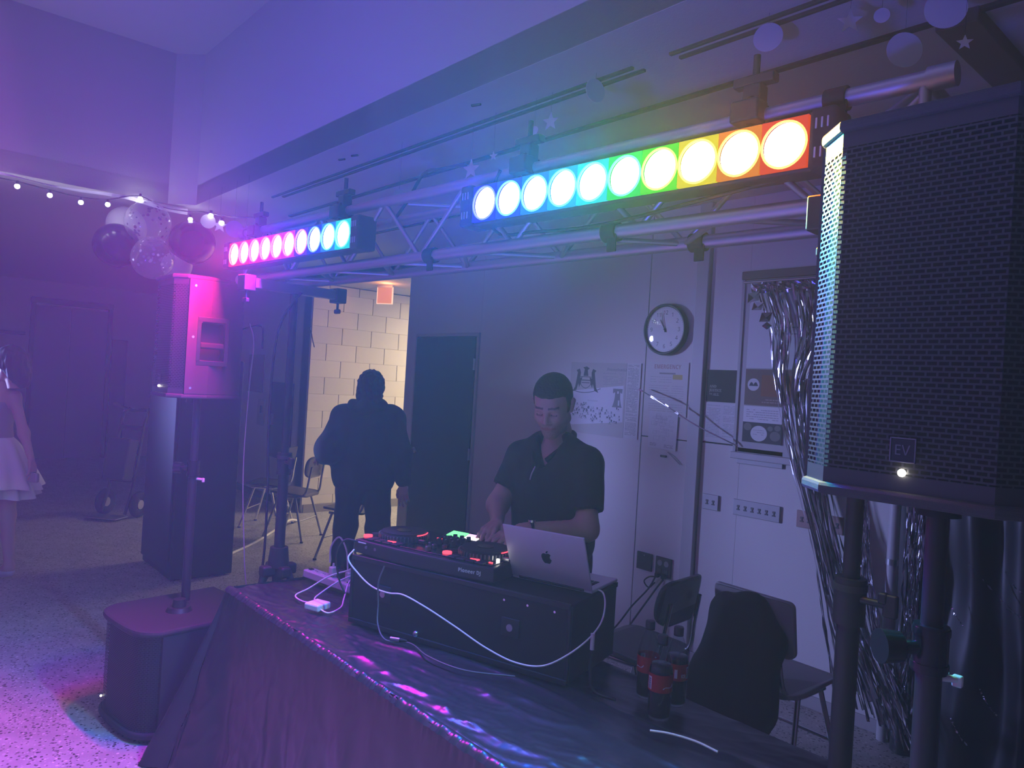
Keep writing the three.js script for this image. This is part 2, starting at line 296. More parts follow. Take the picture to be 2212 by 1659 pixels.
const hue = (h) => new THREE.Color().setHSL(h, 1, 0.5).toArray();
function lightBar(label, xr, hues, yc, mix) {
  // xr: x of the centre of the last (right) cell
  const pitch = 0.1045, n = 10, L = n * pitch, cx = xr - 4.5 * pitch, z = barZ(cx);
  const t = thing('light_bar', label, 'light bar', [cx, yc, z], TY);
  mesh('housing', box(L + 0.09, 0.125, 0.07, 0.008), m.black, t, [0, 0, -0.045]);
  for (const s of [-1, 1]) { const e = mesh('end_cap', box(0.055, 0.128, 0.085, 0.01), m.cab, t, [s * (L / 2 + 0.03), 0, -0.038]);
    for (let i = 0; i < 6; i++) mesh('vent_slot', box(0.004, 0.022, 0.003, 0.001), m.trim, e, [-0.012 + (i % 3) * 0.012, i < 3 ? 0.03 : -0.03, 0.043]); }
  for (let i = 0; i < n; i++) {
    const x = (i - 4.5) * pitch, c = hues[i], mx = Math.max(...c), b = c.map((v) => v / mx);
    const cell = mesh('light_cell', (() => { // square reflector with a round mouth
      const sh = new THREE.Shape([[-1, -1], [1, -1], [1, 1], [-1, 1]].map(([u, v]) => new THREE.Vector2(u * (pitch / 2 - 0.001), v * 0.0545))); const ho = new THREE.Path(); ho.absarc(0, 0, 0.0505, 0, Math.PI * 2, true); sh.holes.push(ho);
      return new THREE.ExtrudeGeometry(sh, { depth: 0.012, bevelEnabled: false, curveSegments: 28 }); })(), glow(b.map((v) => 0.012 + v * v * 0.85), 0.75), t, [x, 0, -0.012]);
    mesh('light_rim', new THREE.TorusGeometry(0.0492, 0.0028, 10, 36), glow(b.map((v) => 0.25 + v * 2.4), 1.2), cell, [0, 0, 0.012]);
    mesh('light_lens', new THREE.SphereGeometry(0.1, 32, 10, 0, Math.PI * 2, 0, 0.505).rotateX(Math.PI / 2).translate(0, 0, -0.088), glow(b.map((v) => 4 + v * 4), 2), cell, [0, 0, 0.004]);
    const l = new THREE.RectAreaLight(new THREE.Color().setRGB(mix[0] * b[0] * b[0], mix[1] * b[1] * b[1], mix[2] * b[2] * b[2]), LENS_POWER, 0.085, 0.085); l.position.set(x, 0, 0.022); l.rotation.set(0.25, Math.PI, 0); t.add(l);
  }
  for (const s of [-0.36, 0.36]) {
    const br = mesh('bracket', join([box(0.05, 0.12, 0.006, 0.002).translate(0, 0.07, -0.09), box(0.05, 0.006, 0.07, 0.002).translate(0, 0.125, -0.06), box(0.07, 0.05, 0.05, 0.006).translate(0, 0.105, -0.045)]), m.black, t, [s, 0, 0]);
    mesh('clamp', join([new THREE.TorusGeometry(0.03, 0.012, 10, 20).rotateY(Math.PI / 2).translate(0, 0.11, -0.07), box(0.1, 0.022, 0.03, 0.004).translate(0, 0.185, -0.07), box(0.045, 0.05, 0.04, 0.006).translate(0, 0.15, -0.07), rod([0, 0.17, -0.07], [0, 0.245, -0.07], 0.008)]), m.black, br);
  }
  return t;
}
const H = (d, l = 1) => { const c = hue(((d % 360) + 360) % 360 / 360); return c.map((v) => v * l); };
lightBar('light bar with ten cells from red through violet to blue-green, left end of truss', -2.548, [4, 342, 330, 320, 312, 298, 264, 234, 208, 176].map((d) => H(d)), 2.208, [1.45, 0.55, 2.0]);
lightBar('light bar with ten cells from blue through green to orange-red, right end of truss', -0.82, [238, 226, 210, 196, 182, 140, 104, 56, 32, 16].map((d) => H(d)), 2.222, [1.15, 1.25, 2.3]);
{
  single('power_cable', tube([[-2.36, 2.27, -1.46], [-2.3, 2.33, -1.47], [-2.2, 2.40, -1.46], [-2.05, 2.385, -1.43], [-1.9, 2.37, -1.42]], 0.006), m.cableBlack, 'black power cable looping along the top of the truss', 'cable');
  single('power_cable', tube([[-1.75, 2.33, -1.44], [-1.82, 2.25, -1.46], [-1.78, 2.15, -1.46], [-1.6, 2.13, -1.47], [-1.35, 2.12, -1.47], [-1.0, 2.15, -1.49], [-0.8, 2.17, -1.5]], 0.005), m.cableBlack, 'black cable sagging below the right light bar', 'cable');
  single('power_cable', tube([[-3.2, 2.04, -1.5], [-3.24, 1.9, -1.43], [-3.31, 1.5, -1.43], [-3.3, 1.1, -1.44], [-3.31, 0.75, -1.44], [-3.36, 0.4, -1.4], [-3.4, 0.02, -1.62]], 0.006), m.cableBlack, 'black cable hanging beside the left truss stand', 'cable');
}

// ------------------------------------------------------------------ loudspeakers and subwoofers
const slot = (() => { const w = 128, h = 128; const t = canvasTex(w, h, (g) => { g.fillStyle = '#fff'; g.fillRect(0, 0, w, h); g.fillStyle = '#000'; for (let r = 0; r < 8; r++) for (let k = -1; k < 5; k++) g.fillRect(k * 32 + (r % 2) * 16 + 3, r * 16 + 3, 26, 10); }); t.colorSpace = THREE.NoColorSpace; t.wrapS = t.wrapT = THREE.RepeatWrapping; t.magFilter = THREE.LinearFilter; return t; })();
const grilleMat = M([0.05, 0.05, 0.052], 0.42, 0.2, { alphaMap: slot, alphaTest: 0.5, side: THREE.DoubleSide });
function strip(pts, y0, y1, s) { // vertical sheet along plan points, uv in units of the slot pattern
  const pos = [], uv = [], idx = []; let d = 0;
  pts.forEach(([x, z], i) => { if (i) d += Math.hypot(x - pts[i - 1][0], z - pts[i - 1][1]); pos.push(x, y0, z, x, y1, z); uv.push(d / s, y0 / s, d / s, y1 / s); if (i) { const k = 2 * i; idx.push(k - 2, k, k + 1, k - 2, k + 1, k - 1); } });
  const g = new THREE.BufferGeometry(); g.setAttribute('position', new THREE.Float32BufferAttribute(pos, 3)); g.setAttribute('uv', new THREE.Float32BufferAttribute(uv, 2)); g.setIndex(idx); const q = g.toNonIndexed(); q.computeVertexNormals(); return q;
}
const prism = (plan, y0, y1, bev = 0.006) => extrude(plan.map(([x, z]) => [x, -z]), y1 - y0 - 2 * bev, bev).rotateX(-Math.PI / 2).translate(0, y0 + bev, 0);
const foam = M([0.024, 0.024, 0.026], 0.9);
const dimSteel = M([0.16, 0.16, 0.17], 0.5, 0.5);
function loudspeaker(label, at, turn, Hh, ledColor) {
  // front is +z, origin at the middle of the front face, at the bottom
  const w = 0.36, d = 0.34, t = thing('loudspeaker', label, 'loudspeaker', at, turn);
  const plan = [[-w / 2, -0.06], [w / 2, -0.06], [w / 2, -0.16], [w / 2 - 0.075, -d], [-w / 2 + 0.075, -d], [-w / 2, -0.16]];
  let cab = new Brush(plain(prism(plan, 0.018, Hh - 0.018, 0.005))); const ev = new Evaluator(); ev.attributes = ['position', 'normal', 'uv'];
  for (const s of [-1, 1]) { const cut = new Brush(plain(box(0.13, 0.185, 0.115, 0.012))); cut.position.set(s * w / 2, Hh * 0.47, -0.175); cut.updateMatrixWorld(); cab.updateMatrixWorld(); cab = ev.evaluate(cab, cut, SUBTRACTION); }
  mesh('cabinet', cab.geometry, m.cab, t);
  const face = [[-w / 2, -0.056], [-w / 2 + 0.002, -0.048], [-w / 2 + 0.055, 0.002], [w / 2 - 0.055, 0.002], [w / 2 - 0.002, -0.048], [w / 2, -0.056], [w / 2, -0.16], [w / 2 - 0.075, -d], [-w / 2 + 0.075, -d], [-w / 2, -0.16]];
  mesh('top_cap', prism(face, Hh - 0.02, Hh, 0.006), m.cab, t); mesh('bottom_cap', prism(face, 0, 0.02, 0.006), m.cab, t);
  mesh('backing_foam', strip([[-w / 2 + 0.010, -0.058], [-w / 2 + 0.058, -0.012], [w / 2 - 0.058, -0.012], [w / 2 - 0.010, -0.058]], 0.02, Hh - 0.02, 1), foam, t);
  mesh('grille', strip([[-w / 2 + 0.002, -0.052], [-w / 2 + 0.056, 0], [w / 2 - 0.056, 0], [w / 2 - 0.002, -0.052]], 0.045, Hh - 0.045, 0.066), grilleMat, t);
  const gf = M([0.05, 0.05, 0.052], 0.42, 0.2);
  for (const [a, b] of [[0.02, 0.046], [Hh - 0.046, Hh - 0.02]]) mesh('grille_frame', strip([[-w / 2 + 0.002, -0.052], [-w / 2 + 0.056, 0], [w / 2 - 0.056, 0], [w / 2 - 0.002, -0.052]], a, b, 1), gf, t);
  for (const s of [-1, 1]) {
    mesh('edge_trim', box(0.006, Hh - 0.05, 0.05, 0.002), m.cab, t, [s * (w / 2 + 0.001), Hh / 2, -0.082]);
    for (const y of [0.05, Hh / 2, Hh - 0.05]) mesh('screw', cyl(0.006, 0.006, 0.003, 12).rotateZ(Math.PI / 2), m.steel, t, [s * (w / 2 + 0.004), y, -0.082]);
    // recessed carrying handle in the side: frame round the hollow and the grip bar in it
    const hd = mesh('handle_frame', join([box(0.006, 0.025, 0.15, 0.003).translate(0, 0.104, 0), box(0.006, 0.025, 0.15, 0.003).translate(0, -0.104, 0), box(0.006, 0.2, 0.02, 0.003).translate(0, 0, 0.066), box(0.006, 0.2, 0.02, 0.003).translate(0, 0, -0.066)]), m.black, t, [s * (w / 2 + 0.003), Hh * 0.47, -0.175]);
    mesh('handle_bar', box(0.025, 0.03, 0.115, 0.01, 3), m.cab, hd, [-s * 0.015, -0.02, 0]);
    mesh('rig_point', cyl(0.008, 0.008, 0.004, 14).rotateZ(Math.PI / 2), m.steel, t, [s * (w / 2 + 0.001), Hh - 0.05, -0.135]);
  }
  const bx = mesh('badge', box(0.036, 0.036, 0.004, 0.002), m.black, t, [0, 0.085, 0.003]);
  mesh('badge_frame', join([box(0.038, 0.002, 0.003, 0.0005).translate(0, 0.018, 0), box(0.038, 0.002, 0.003, 0.0005).translate(0, -0.018, 0), box(0.002, 0.038, 0.003, 0.0005).translate(-0.018, 0, 0), box(0.002, 0.038, 0.003, 0.0005).translate(0.018, 0, 0)]), dimSteel, bx, [0, 0, 0.002]);
  mesh('badge_lettering', text('EV', 0.0155, 0.001, fontR), dimSteel, bx, [0, 0, 0.002]);
  mesh('power_led', new THREE.SphereGeometry(0.006, 12, 8), glow([1, 0.93, 0.8], 14), t, [0, 0.05, 0.004]);
  mesh('pole_socket', cyl(0.03, 0.034, 0.03, 20), m.black, t, [0, -0.012, -0.16]);
  return t;
}
loudspeaker('tall loudspeaker with pink-lit side on a pole above the floor subwoofer', [-3.81, 1.52, -1.09], 0.0, 0.585);
loudspeaker('large close loudspeaker with logo badge and lit slotted edge at the right', [-0.452, 1.53, -1.205], 0.0, 0.618);

const subM = M([0.024, 0.024, 0.026], 0.6, 0, { bumpMap: fine, bumpScale: 0.001 }), subGrille = M([0.022, 0.022, 0.024], 0.45, 0.2, { alphaMap: slot, alphaTest: 0.5, side: THREE.DoubleSide });
function subwoofer(label, at, turn) {
  const w = 0.51, d = 0.58, h = 0.5, t = thing('subwoofer', label, 'subwoofer', at, turn), plan = [], n = 28;
  for (let i = 0; i <= n; i++) { const u = -1 + 2 * i / n; plan.push([u * w / 2, -0.02 * u * u - 0.07 * Math.pow(Math.abs(u), 7)]); }
  mesh('cabinet', prism([[-w / 2, -0.1], [w / 2, -0.1], [w / 2, -d], [-w / 2, -d]], 0.03, h - 0.005, 0.008), subM, t);
  const cap = [...plan, [w / 2, -d], [-w / 2, -d]].reverse();
  mesh('top_panel', prism(cap, h - 0.03, h, 0.012), subM, t); mesh('bottom_panel', prism(cap, 0.02, 0.05, 0.008), subM, t);
  const inner = plan.map(([x, z]) => [x * 0.985, z - 0.006]);
  mesh('grille', strip(inner, 0.05, h - 0.03, 0.066), subGrille, t); mesh('backing_foam', strip(plan.map(([x, z]) => [x * 0.97, z - 0.02]), 0.05, h - 0.03, 1), foam, t);
  mesh('power_led', new THREE.SphereGeometry(0.005, 12, 8), glow([1, 0.9, 0.75], 8), t, [-0.17, 0.1, -0.012]);
  for (const x of [-1, 1]) for (const z of [-0.2, -d + 0.06]) mesh('foot', cyl(0.02, 0.022, 0.025, 14), m.rubber, t, [x * 0.2, 0.0125, z]);
  mesh('pole_plate', join([cyl(0.05, 0.06, 0.02, 24).translate(0, 0.01, 0), cyl(0.028, 0.034, 0.05, 20).translate(0, 0.03, 0)]), m.black, t, [0.02, h, -0.27]);
  for (const s of [-1, 1]) { const hc = mesh('side_handle', join([box(0.005, 0.02, 0.16, 0.002).translate(0, 0.05, 0), box(0.005, 0.02, 0.16, 0.002).translate(0, -0.05, 0), box(0.005, 0.1, 0.02, 0.002).translate(0, 0, 0.08), box(0.005, 0.1, 0.02, 0.002).translate(0, 0, -0.08)]), m.black, t, [s * (w / 2 + 0.003), 0.3, -0.37]); }
  return t;
}
subwoofer('black subwoofer on the floor at the left end of the table, holding a speaker pole', [-3.665, 0, -0.93], 0.13);
subwoofer('black subwoofer under the right loudspeaker, below the picture', [-0.45, 0, -1.12], 0.0);
function speakerPole(label, at, y0, y1, collar, side) {
  const t = thing('speaker_pole', label, 'pole', [at[0], 0, at[1]]);
  mesh('lower_tube', cyl(0.0205, 0.0205, collar - y0, 20).translate(0, (collar + y0) / 2, 0), m.black, t);
  mesh('upper_tube', cyl(0.0175, 0.0175, y1 - collar + 0.05, 20).translate(0, (y1 + collar) / 2 - 0.025, 0), m.black, t);
  const c = mesh('collar', join([cyl(0.028, 0.028, 0.08, 20), cyl(0.03, 0.03, 0.012, 20).translate(0, 0.03, 0), cyl(0.03, 0.03, 0.012, 20).translate(0, -0.03, 0)]), m.gloss, t, [0, collar, 0]);
  const kx = side; // direction of the knob, in plan
  const k = mesh('knob', join([rod([0.02 * kx[0], 0, 0.02 * kx[1]], [0.07 * kx[0], 0, 0.07 * kx[1]], 0.012), rod([0.055 * kx[0], 0, 0.055 * kx[1]], [0.09 * kx[0], 0, 0.09 * kx[1]], 0.026, 0.029, 20)]), m.gloss, c);
  mesh('safety_pin', join([rod([-0.02 * kx[0], -0.05, -0.02 * kx[1]], [-0.05 * kx[0], -0.052, -0.05 * kx[1]], 0.006), box(0.016, 0.02, 0.012, 0.003).translate(-0.052 * kx[0], -0.055, -0.052 * kx[1])]), m.white, t, [0, collar, 0]);
  return t;
}
speakerPole('thin black pole from the floor subwoofer up to the left loudspeaker', [-3.765, -1.255], 0.52, 1.53, 1.17, [-0.66, 0.75]);
speakerPole('thick black pole with a round clamp knob under the right loudspeaker', [-0.462, -1.395], 0.52, 1.545, 1.272, [-0.62, 0.78]);
single('speaker_cable', tube([[-3.63, 1.9, -1.44], [-3.62, 1.83, -1.46], [-3.635, 1.6, -1.46], [-3.64, 1.2, -1.455], [-3.62, 0.85, -1.47], [-3.60, 0.55, -1.5], [-3.55, 0.03, -1.66]], 0.0028), M([0.4, 0.4, 0.42], 0.35), 'pale cable hanging down behind the left loudspeaker', 'cable');
{
  const t = thing('equipment_cabinet', 'tall black cabinet standing behind the left loudspeaker pole', 'cabinet', [-6.33, 0, -2.1]);
  mesh('carcass', box(0.74, 1.72, 0.48, 0.01).translate(0, 0.87, 0), M([0.010, 0.011, 0.016], 0.7), t);
  mesh('door', box(0.7, 1.62, 0.02, 0.005), M([0.012, 0.013, 0.018], 0.6), t, [0, 0.88, 0.25]);
  for (const x of [-0.3, 0.3]) mesh('foot', box(0.08, 0.02, 0.4, 0.004), m.rubber, t, [x, 0.01, 0]);
}
// ------------------------------------------------------------------ table and gear
const TX0 = -3.14, TX1 = -0.81, TZ0 = -1.22, TZ1 = -1.98, TH = 0.74;
{
  const t = thing('folding_table', 'long folding table under the black plastic cover', 'table', [(TX0 + TX1) / 2, 0, (TZ0 + TZ1) / 2]);
  const w = TX1 - TX0 - 0.03, d = TZ0 - TZ1 - 0.03;
  mesh('table_top', box(w, 0.035, d, 0.01), m.trim, t, [0, TH - 0.03, 0]);
  for (const x of [-1, 1]) for (const z of [-1, 1]) mesh('leg', rod([x * (w / 2 - 0.22), 0, z * (d / 2 - 0.06)], [x * (w / 2 - 0.2), TH - 0.045, z * (d / 2 - 0.06)], 0.014), m.steel, t);
  // plastic cover: top sheet with ridges and a skirt with folds
  const c = thing('table_cover', 'crinkled black plastic cover hanging over the long table to the floor', 'tablecloth', [0, 0, 0]);
  const plastic = M([0.02, 0.02, 0.028], 0.33, 0, { side: THREE.DoubleSide, clearcoat: 0.3, clearcoatRoughness: 0.3 });
  const ridge = (x, z) => { // long creases running slantwise, stronger along the front edge
    const f = Math.max(0, 1 - (TZ0 - z) / 0.42); let h = 0;
    h += 0.006 * Math.pow(1 - Math.abs(noise.noise(x * 3.1 + z * 7.5, z * 9 - x * 1.2, 0.4)), 6) * (0.35 + f);
    h += 0.004 * Math.pow(1 - Math.abs(noise.noise(x * 9 + z * 3, z * 22 + x * 4, 4.2)), 7) * (0.2 + 1.2 * f);
    h += 0.011 * Math.pow(1 - Math.abs(noise.noise(x * 1.6 + z * 5.5, z * 4.4 - x * 0.5, 9.7)), 7) * (x > -2.6 ? 1 : 0.3);
    h += 0.003 * f * Math.abs(noise.noise(x * 40, z * 12, 8.1)); return h;
  };
  const nx = 300, nz = 90, pos = [], idx = [];
  for (let j = 0; j <= nz; j++) for (let i = 0; i <= nx; i++) { const x = TX0 + (TX1 - TX0) * i / nx, z = TZ0 + (TZ1 - TZ0) * j / nz; pos.push(x, TH - 0.011 + ridge(x, z), z); }
  for (let j = 0; j < nz; j++) for (let i = 0; i < nx; i++) { const a = j * (nx + 1) + i; idx.push(a, a + 1, a + nx + 2, a, a + nx + 2, a + nx + 1); }
  let g = new THREE.BufferGeometry(); g.setAttribute('position', new THREE.Float32BufferAttribute(pos, 3)); g.setIndex(idx); g.computeVertexNormals(); mesh('top_sheet', g, plastic, c);
  const path = []; // plan of the skirt, from the right end round the front to the left end
  for (let i = 0; i <= 260; i++) path.push([TX1 + (TX0 - TX1) * i / 260, TZ0, 0, 1, i / 260]);
  for (let i = 1; i <= 24; i++) { const a = i / 24 * Math.PI / 2; path.push([TX0, TZ0, -Math.sin(a), Math.cos(a), 1 + i / 100]); }
  for (let i = 1; i <= 80; i++) path.push([TX0, TZ0 + (TZ1 - TZ0) * i / 80, -1, 0, 1.3 + i / 80]);
  const nv = 40, sp = [], si = [];
  path.forEach(([x, z, ox, oz, s], i) => { for (let j = 0; j <= nv; j++) {
    const v = j / nv, y = (TH - 0.006) * (1 - v) + 0.006;
    const corner = Math.exp(-Math.pow((s - 1.08) / 0.13, 2));                      // the loose corner stands out
    let out = 0.004 + 0.05 * v + 0.21 * corner * Math.pow(v, 1.15) + 0.018 * v * noise.noise(s * 22, v * 1.3, 2.2) + 0.035 * v * (0.25 + corner) * Math.sin(s * 60 + 1.5 * noise.noise(s * 8, v * 2, 7)) ;
    out += 0.006 * Math.pow(1 - Math.abs(noise.noise(s * 30, v * 6, 3.1)), 8) * v; out += 0.004 * (v < 0.06 ? noise.noise(s * 300, v * 4, 1) : 0);
    sp.push(x + ox * out + (s > 0.93 && s < 1.0 ? -0.05 * v * (s - 0.93) / 0.07 : 0), y, z + oz * out);
    if (i && j) { const a = (i - 1) * (nv + 1) + j - 1, b = a + nv + 1; si.push(a, b, b + 1, a, b + 1, a + 1); } } });
  g = new THREE.BufferGeometry(); g.setAttribute('position', new THREE.Float32BufferAttribute(sp, 3)); g.setIndex(si); g.computeVertexNormals(); mesh('skirt', g, plastic, c);
  const ru = []; // ruffled lip along the front edge
  { const p = [], q = []; for (let i = 0; i <= 500; i++) { const x = TX1 + (TX0 - TX1) * i / 500, a = noise.noise(x * 28, 0.3, 5), b = noise.noise(x * 70, 2.3, 1); for (let j = 0; j <= 4; j++) { const v = j / 4; p.push(x, TH + 0.002 + (0.012 + 0.008 * a + 0.006 * b) * Math.sin(v * Math.PI) * 0.9 - 0.012 * v, TZ0 - 0.02 + 0.034 * v + 0.006 * b * v); if (i && j) { const k = (i - 1) * 5 + j - 1; q.push(k, k + 1, k + 6, k, k + 6, k + 5); } } }
    g = new THREE.BufferGeometry(); g.setAttribute('position', new THREE.Float32BufferAttribute(p, 3)); g.setIndex(q); g.computeVertexNormals(); mesh('front_hem', g, plastic, c); }
}
// gear is turned a little towards the dance floor
const GY = 0.296, ge = [Math.cos(GY), -Math.sin(GY)], gn = [Math.sin(GY), Math.cos(GY)];
const G = (u, y, v) => [-2.485 + ge[0] * u + gn[0] * v, y, -1.432 + ge[1] * u + gn[1] * v];   // u along the front, v outward
{
  const t = thing('road_case', 'long black road case on the table under the DJ controller and laptop', 'road case', G(0.465, TH, -0.185), GY), ed = M([0.022, 0.022, 0.025], 0.45, 0.2);
  mesh('case_body', box(0.93, 0.25, 0.36, 0.006), M([0.008, 0.009, 0.011], 0.6), t, [0, 0.128, 0]);
  for (const [y, z] of [[0.25, 0.179], [0.012, 0.179], [0.25, -0.179]]) mesh('edge_rail', box(0.932, 0.018, 0.014, 0.003), ed, t, [0, y, z]);
  for (const x of [-0.462, 0.462]) mesh('edge_post', box(0.014, 0.24, 0.014, 0.003), ed, t, [x, 0.13, 0.177]);
  for (const x of [-0.3, 0.25]) { const l = mesh('latch', box(0.07, 0.06, 0.008, 0.003), m.black, t, [x, 0.14, 0.183]); mesh('latch_key', cyl(0.012, 0.012, 0.006, 16).rotateX(Math.PI / 2), m.steel, l, [0, 0, 0.005]); }
  mesh('corner_ball', new THREE.SphereGeometry(0.013, 16, 12), m.chrome, t, [-0.14, 0.03, 0.182]);
  for (const x of [0.22, 0.31, 0.41]) mesh('fixing', cyl(0.004, 0.004, 0.004, 12).rotateX(Math.PI / 2), m.chrome, t, [x, 0.225, 0.182]);
}
{ // DJ controller
  const CW = 0.62, CD = 0.32, t = thing('dj_controller', 'black DJ controller with two jog wheels and red lit buttons', 'controller', G(0.31, TH + 0.259, -0.185), GY);
  const plan = []; for (let i = 0; i <= 12; i++) { const u = -1 + i / 6; plan.push([u * CW / 2, CD / 2 + 0.02 * (1 - u * u)]); } plan.push([CW / 2, -CD / 2], [-CW / 2, -CD / 2]); plan.reverse();
  mesh('body', prism(plan, 0.004, 0.055, 0.006), m.black, t); mesh('top_plate', box(CW - 0.03, 0.004, CD - 0.02, 0.002), m.gloss, t, [0, 0.057, 0]);
  for (const x of [-1, 1]) for (const z of [-1, 1]) mesh('foot', cyl(0.015, 0.017, 0.012, 12), m.rubber, t, [x * 0.26, 0.004, z * 0.12]);
  const red = glow([1, 0.06, 0.1], 2.2), metal = M([0.25, 0.25, 0.27], 0.3, 0.8);
  for (const x of [-0.19, 0.19]) {
    const j = mesh('jog_wheel', join([cyl(0.092, 0.097, 0.022, 48), cyl(0.086, 0.086, 0.008, 48).translate(0, 0.014, 0)]), m.cab, t, [x, 0.07, 0.03]);
    const teeth = []; for (let i = 0; i < 44; i++) { const a = i / 44 * Math.PI * 2; teeth.push(box(0.005, 0.018, 0.005, 0.001).rotateY(-a).translate(Math.cos(a) * 0.096, 0, Math.sin(a) * 0.096)); }
    mesh('jog_rim', join(teeth), metal, j); mesh('jog_display', cyl(0.03, 0.03, 0.003, 30), m.gloss, j, [0, 0.0185, 0]);
    const arc = new THREE.TorusGeometry(0.09, 0.0022, 8, 20, 0.9).rotateX(Math.PI / 2); mesh('light_arc', arc, red, j, [0, 0.013, 0], [0, 0.6, 0]);
    for (let i = 0; i < 8; i++) mesh('pad', box(0.034, 0.006, 0.026, 0.003), i === 6 ? red : m.black, t, [x - 0.06 + (i % 4) * 0.04, 0.061, i < 4 ? 0.15 : 0.176 - 0.056]);
    for (let i = 0; i < 2; i++) mesh('play_button', cyl(0.017, 0.017, 0.008, 20), i ? red : m.cab, t, [x - 0.108, 0.062, 0.07 + i * 0.045]);
    mesh('tempo_slider', box(0.03, 0.014, 0.014, 0.004), metal, t, [x + 0.112, 0.066, 0.06]); mesh('slider_slot', box(0.004, 0.003, 0.11, 0.001), m.dark, t, [x + 0.112, 0.0595, 0.06]);
  }
  for (let c = 0; c < 3; c++) { for (let r = 0; r < 4; r++) { const k = mesh('knob', cyl(0.0085, 0.0105, 0.022, 16), m.cab, t, [-0.032 + c * 0.032, 0.069, -0.09 + r * 0.034]); mesh('knob_mark', box(0.002, 0.002, 0.009, 0.0005), m.white, k, [0, 0.0115, 0.004]); } mesh('fader', box(0.012, 0.016, 0.022, 0.004), metal, t, [-0.032 + c * 0.032, 0.067, 0.065 + 0.02 * (c % 2)]); }
  mesh('cross_fader', box(0.012, 0.018, 0.026, 0.004), metal, t, [0.01, 0.068, 0.135]);
  const sc = mesh('screen_hood', box(0.19, 0.01, 0.09, 0.004), m.gloss, t, [0, 0.068, -0.125], [0.18, 0, 0]);
  mesh('screen_green', box(0.075, 0.003, 0.05, 0.001), glow([0.15, 1, 0.25], 2.2), sc, [-0.045, 0.006, 0.0]); mesh('screen_violet', box(0.05, 0.003, 0.02, 0.001), glow([0.8, 0.4, 1], 2.2), sc, [0.022, 0.006, -0.012]); mesh('screen_white', box(0.06, 0.003, 0.022, 0.001), glow([1, 0.9, 0.95], 3), sc, [0.03, 0.006, 0.014]);
  for (const [x, z] of [[-0.27, -0.13], [-0.085, -0.06], [0.085, 0.02], [0.27, 0.12]]) mesh('indicator_light', box(0.022, 0.004, 0.007, 0.001), red, t, [x, 0.06, z]);
  // connectors along the rear edge that faces the camera
  for (let i = 0; i < 7; i++) mesh('socket', cyl(0.006, 0.006, 0.012, 12).rotateX(Math.PI / 2), metal, t, [-0.25 + i * 0.045, 0.034, CD / 2 + 0.012 + 0.006 * (i > 3)]);
  for (const [x, w] of [[-0.27, 0.05], [-0.09, 0.035], [0.02, 0.03]]) mesh('print_mark', box(w, 0.004, 0.001, 0.0004), m.white, t, [x, 0.047, CD / 2 + 0.012]);
  mesh('lettering', text('Pioneer DJ', 0.013, 0.0012), M([0.5, 0.5, 0.5], 0.4), t, [0.225, 0.03, CD / 2 + 0.0165], [0, 0.1, 0]);
  mesh('work_light', cyl(0.006, 0.006, 0.012, 12), glow([1, 0.95, 0.85], 7), t, [0.29, 0.066, 0.10]);
}
{ // laptop, its lid towards the camera
  const t = thing('laptop', 'open silver laptop with a dark fruit logo, on the right end of the road case', 'laptop', G(0.778, TH + 0.26, -0.15), 0.305);
  const al = M([0.62, 0.62, 0.64], 0.42, 0.15), W = 0.31, D = 0.215;
  mesh('base', box(W, 0.012, D, 0.005), al, t, [0, 0.007, -D / 2]); 
  for (let r = 0; r < 5; r++) for (let k = 0; k < 13; k++) mesh('key', box(0.0165, 0.002, 0.0145, 0.0008, 1), m.black, t, [-0.12 + k * 0.02, 0.0138, -0.035 - r * 0.0185]);
  mesh('trackpad', box(0.11, 0.001, 0.07, 0.0004), M([0.5, 0.5, 0.52], 0.3, 0.4), t, [0, 0.0137, -0.165]);
  const lid = new THREE.Group(); lid.name = 'lid'; lid.position.set(0, 0.012, 0.0); lid.rotation.x = 0.43; t.add(lid);
  mesh('lid_shell', box(W, 0.208, 0.006, 0.003, 3), al, lid, [0, 0.104, 0]);
  mesh('screen', box(W - 0.012, 0.19, 0.001, 0.0004), glow([0.45, 0.5, 0.6], 0.5), lid, [0, 0.106, -0.0033]);
  { // fruit logo with a bite and a leaf
    const s = new THREE.Shape(); s.moveTo(0, 0.017); s.bezierCurveTo(0.006, 0.021, 0.014, 0.021, 0.018, 0.014); s.bezierCurveTo(0.0115, 0.010, 0.0115, -0.001, 0.019, -0.004); s.bezierCurveTo(0.016, -0.015, 0.010, -0.022, 0.005, -0.0205); s.bezierCurveTo(0.002, -0.0195, -0.002, -0.0195, -0.005, -0.0205); s.bezierCurveTo(-0.011, -0.022, -0.019, -0.008, -0.0185, 0.005); s.bezierCurveTo(-0.018, 0.017, -0.009, 0.022, 0, 0.017);
    const l = new THREE.Shape(); l.moveTo(0.0005, 0.0205); l.bezierCurveTo(0.0005, 0.026, 0.004, 0.030, 0.009, 0.031); l.bezierCurveTo(0.0095, 0.026, 0.006, 0.021, 0.0005, 0.0205);
    mesh('lid_logo', new THREE.ExtrudeGeometry([s, l], { depth: 0.0006, bevelEnabled: false, curveSegments: 10 }), m.gloss, lid, [0, 0.1, 0.0031]);
  }
  mesh('hinge', cyl(0.006, 0.006, W * 0.8, 14).rotateZ(Math.PI / 2), m.black, t, [0, 0.011, 0]);
}
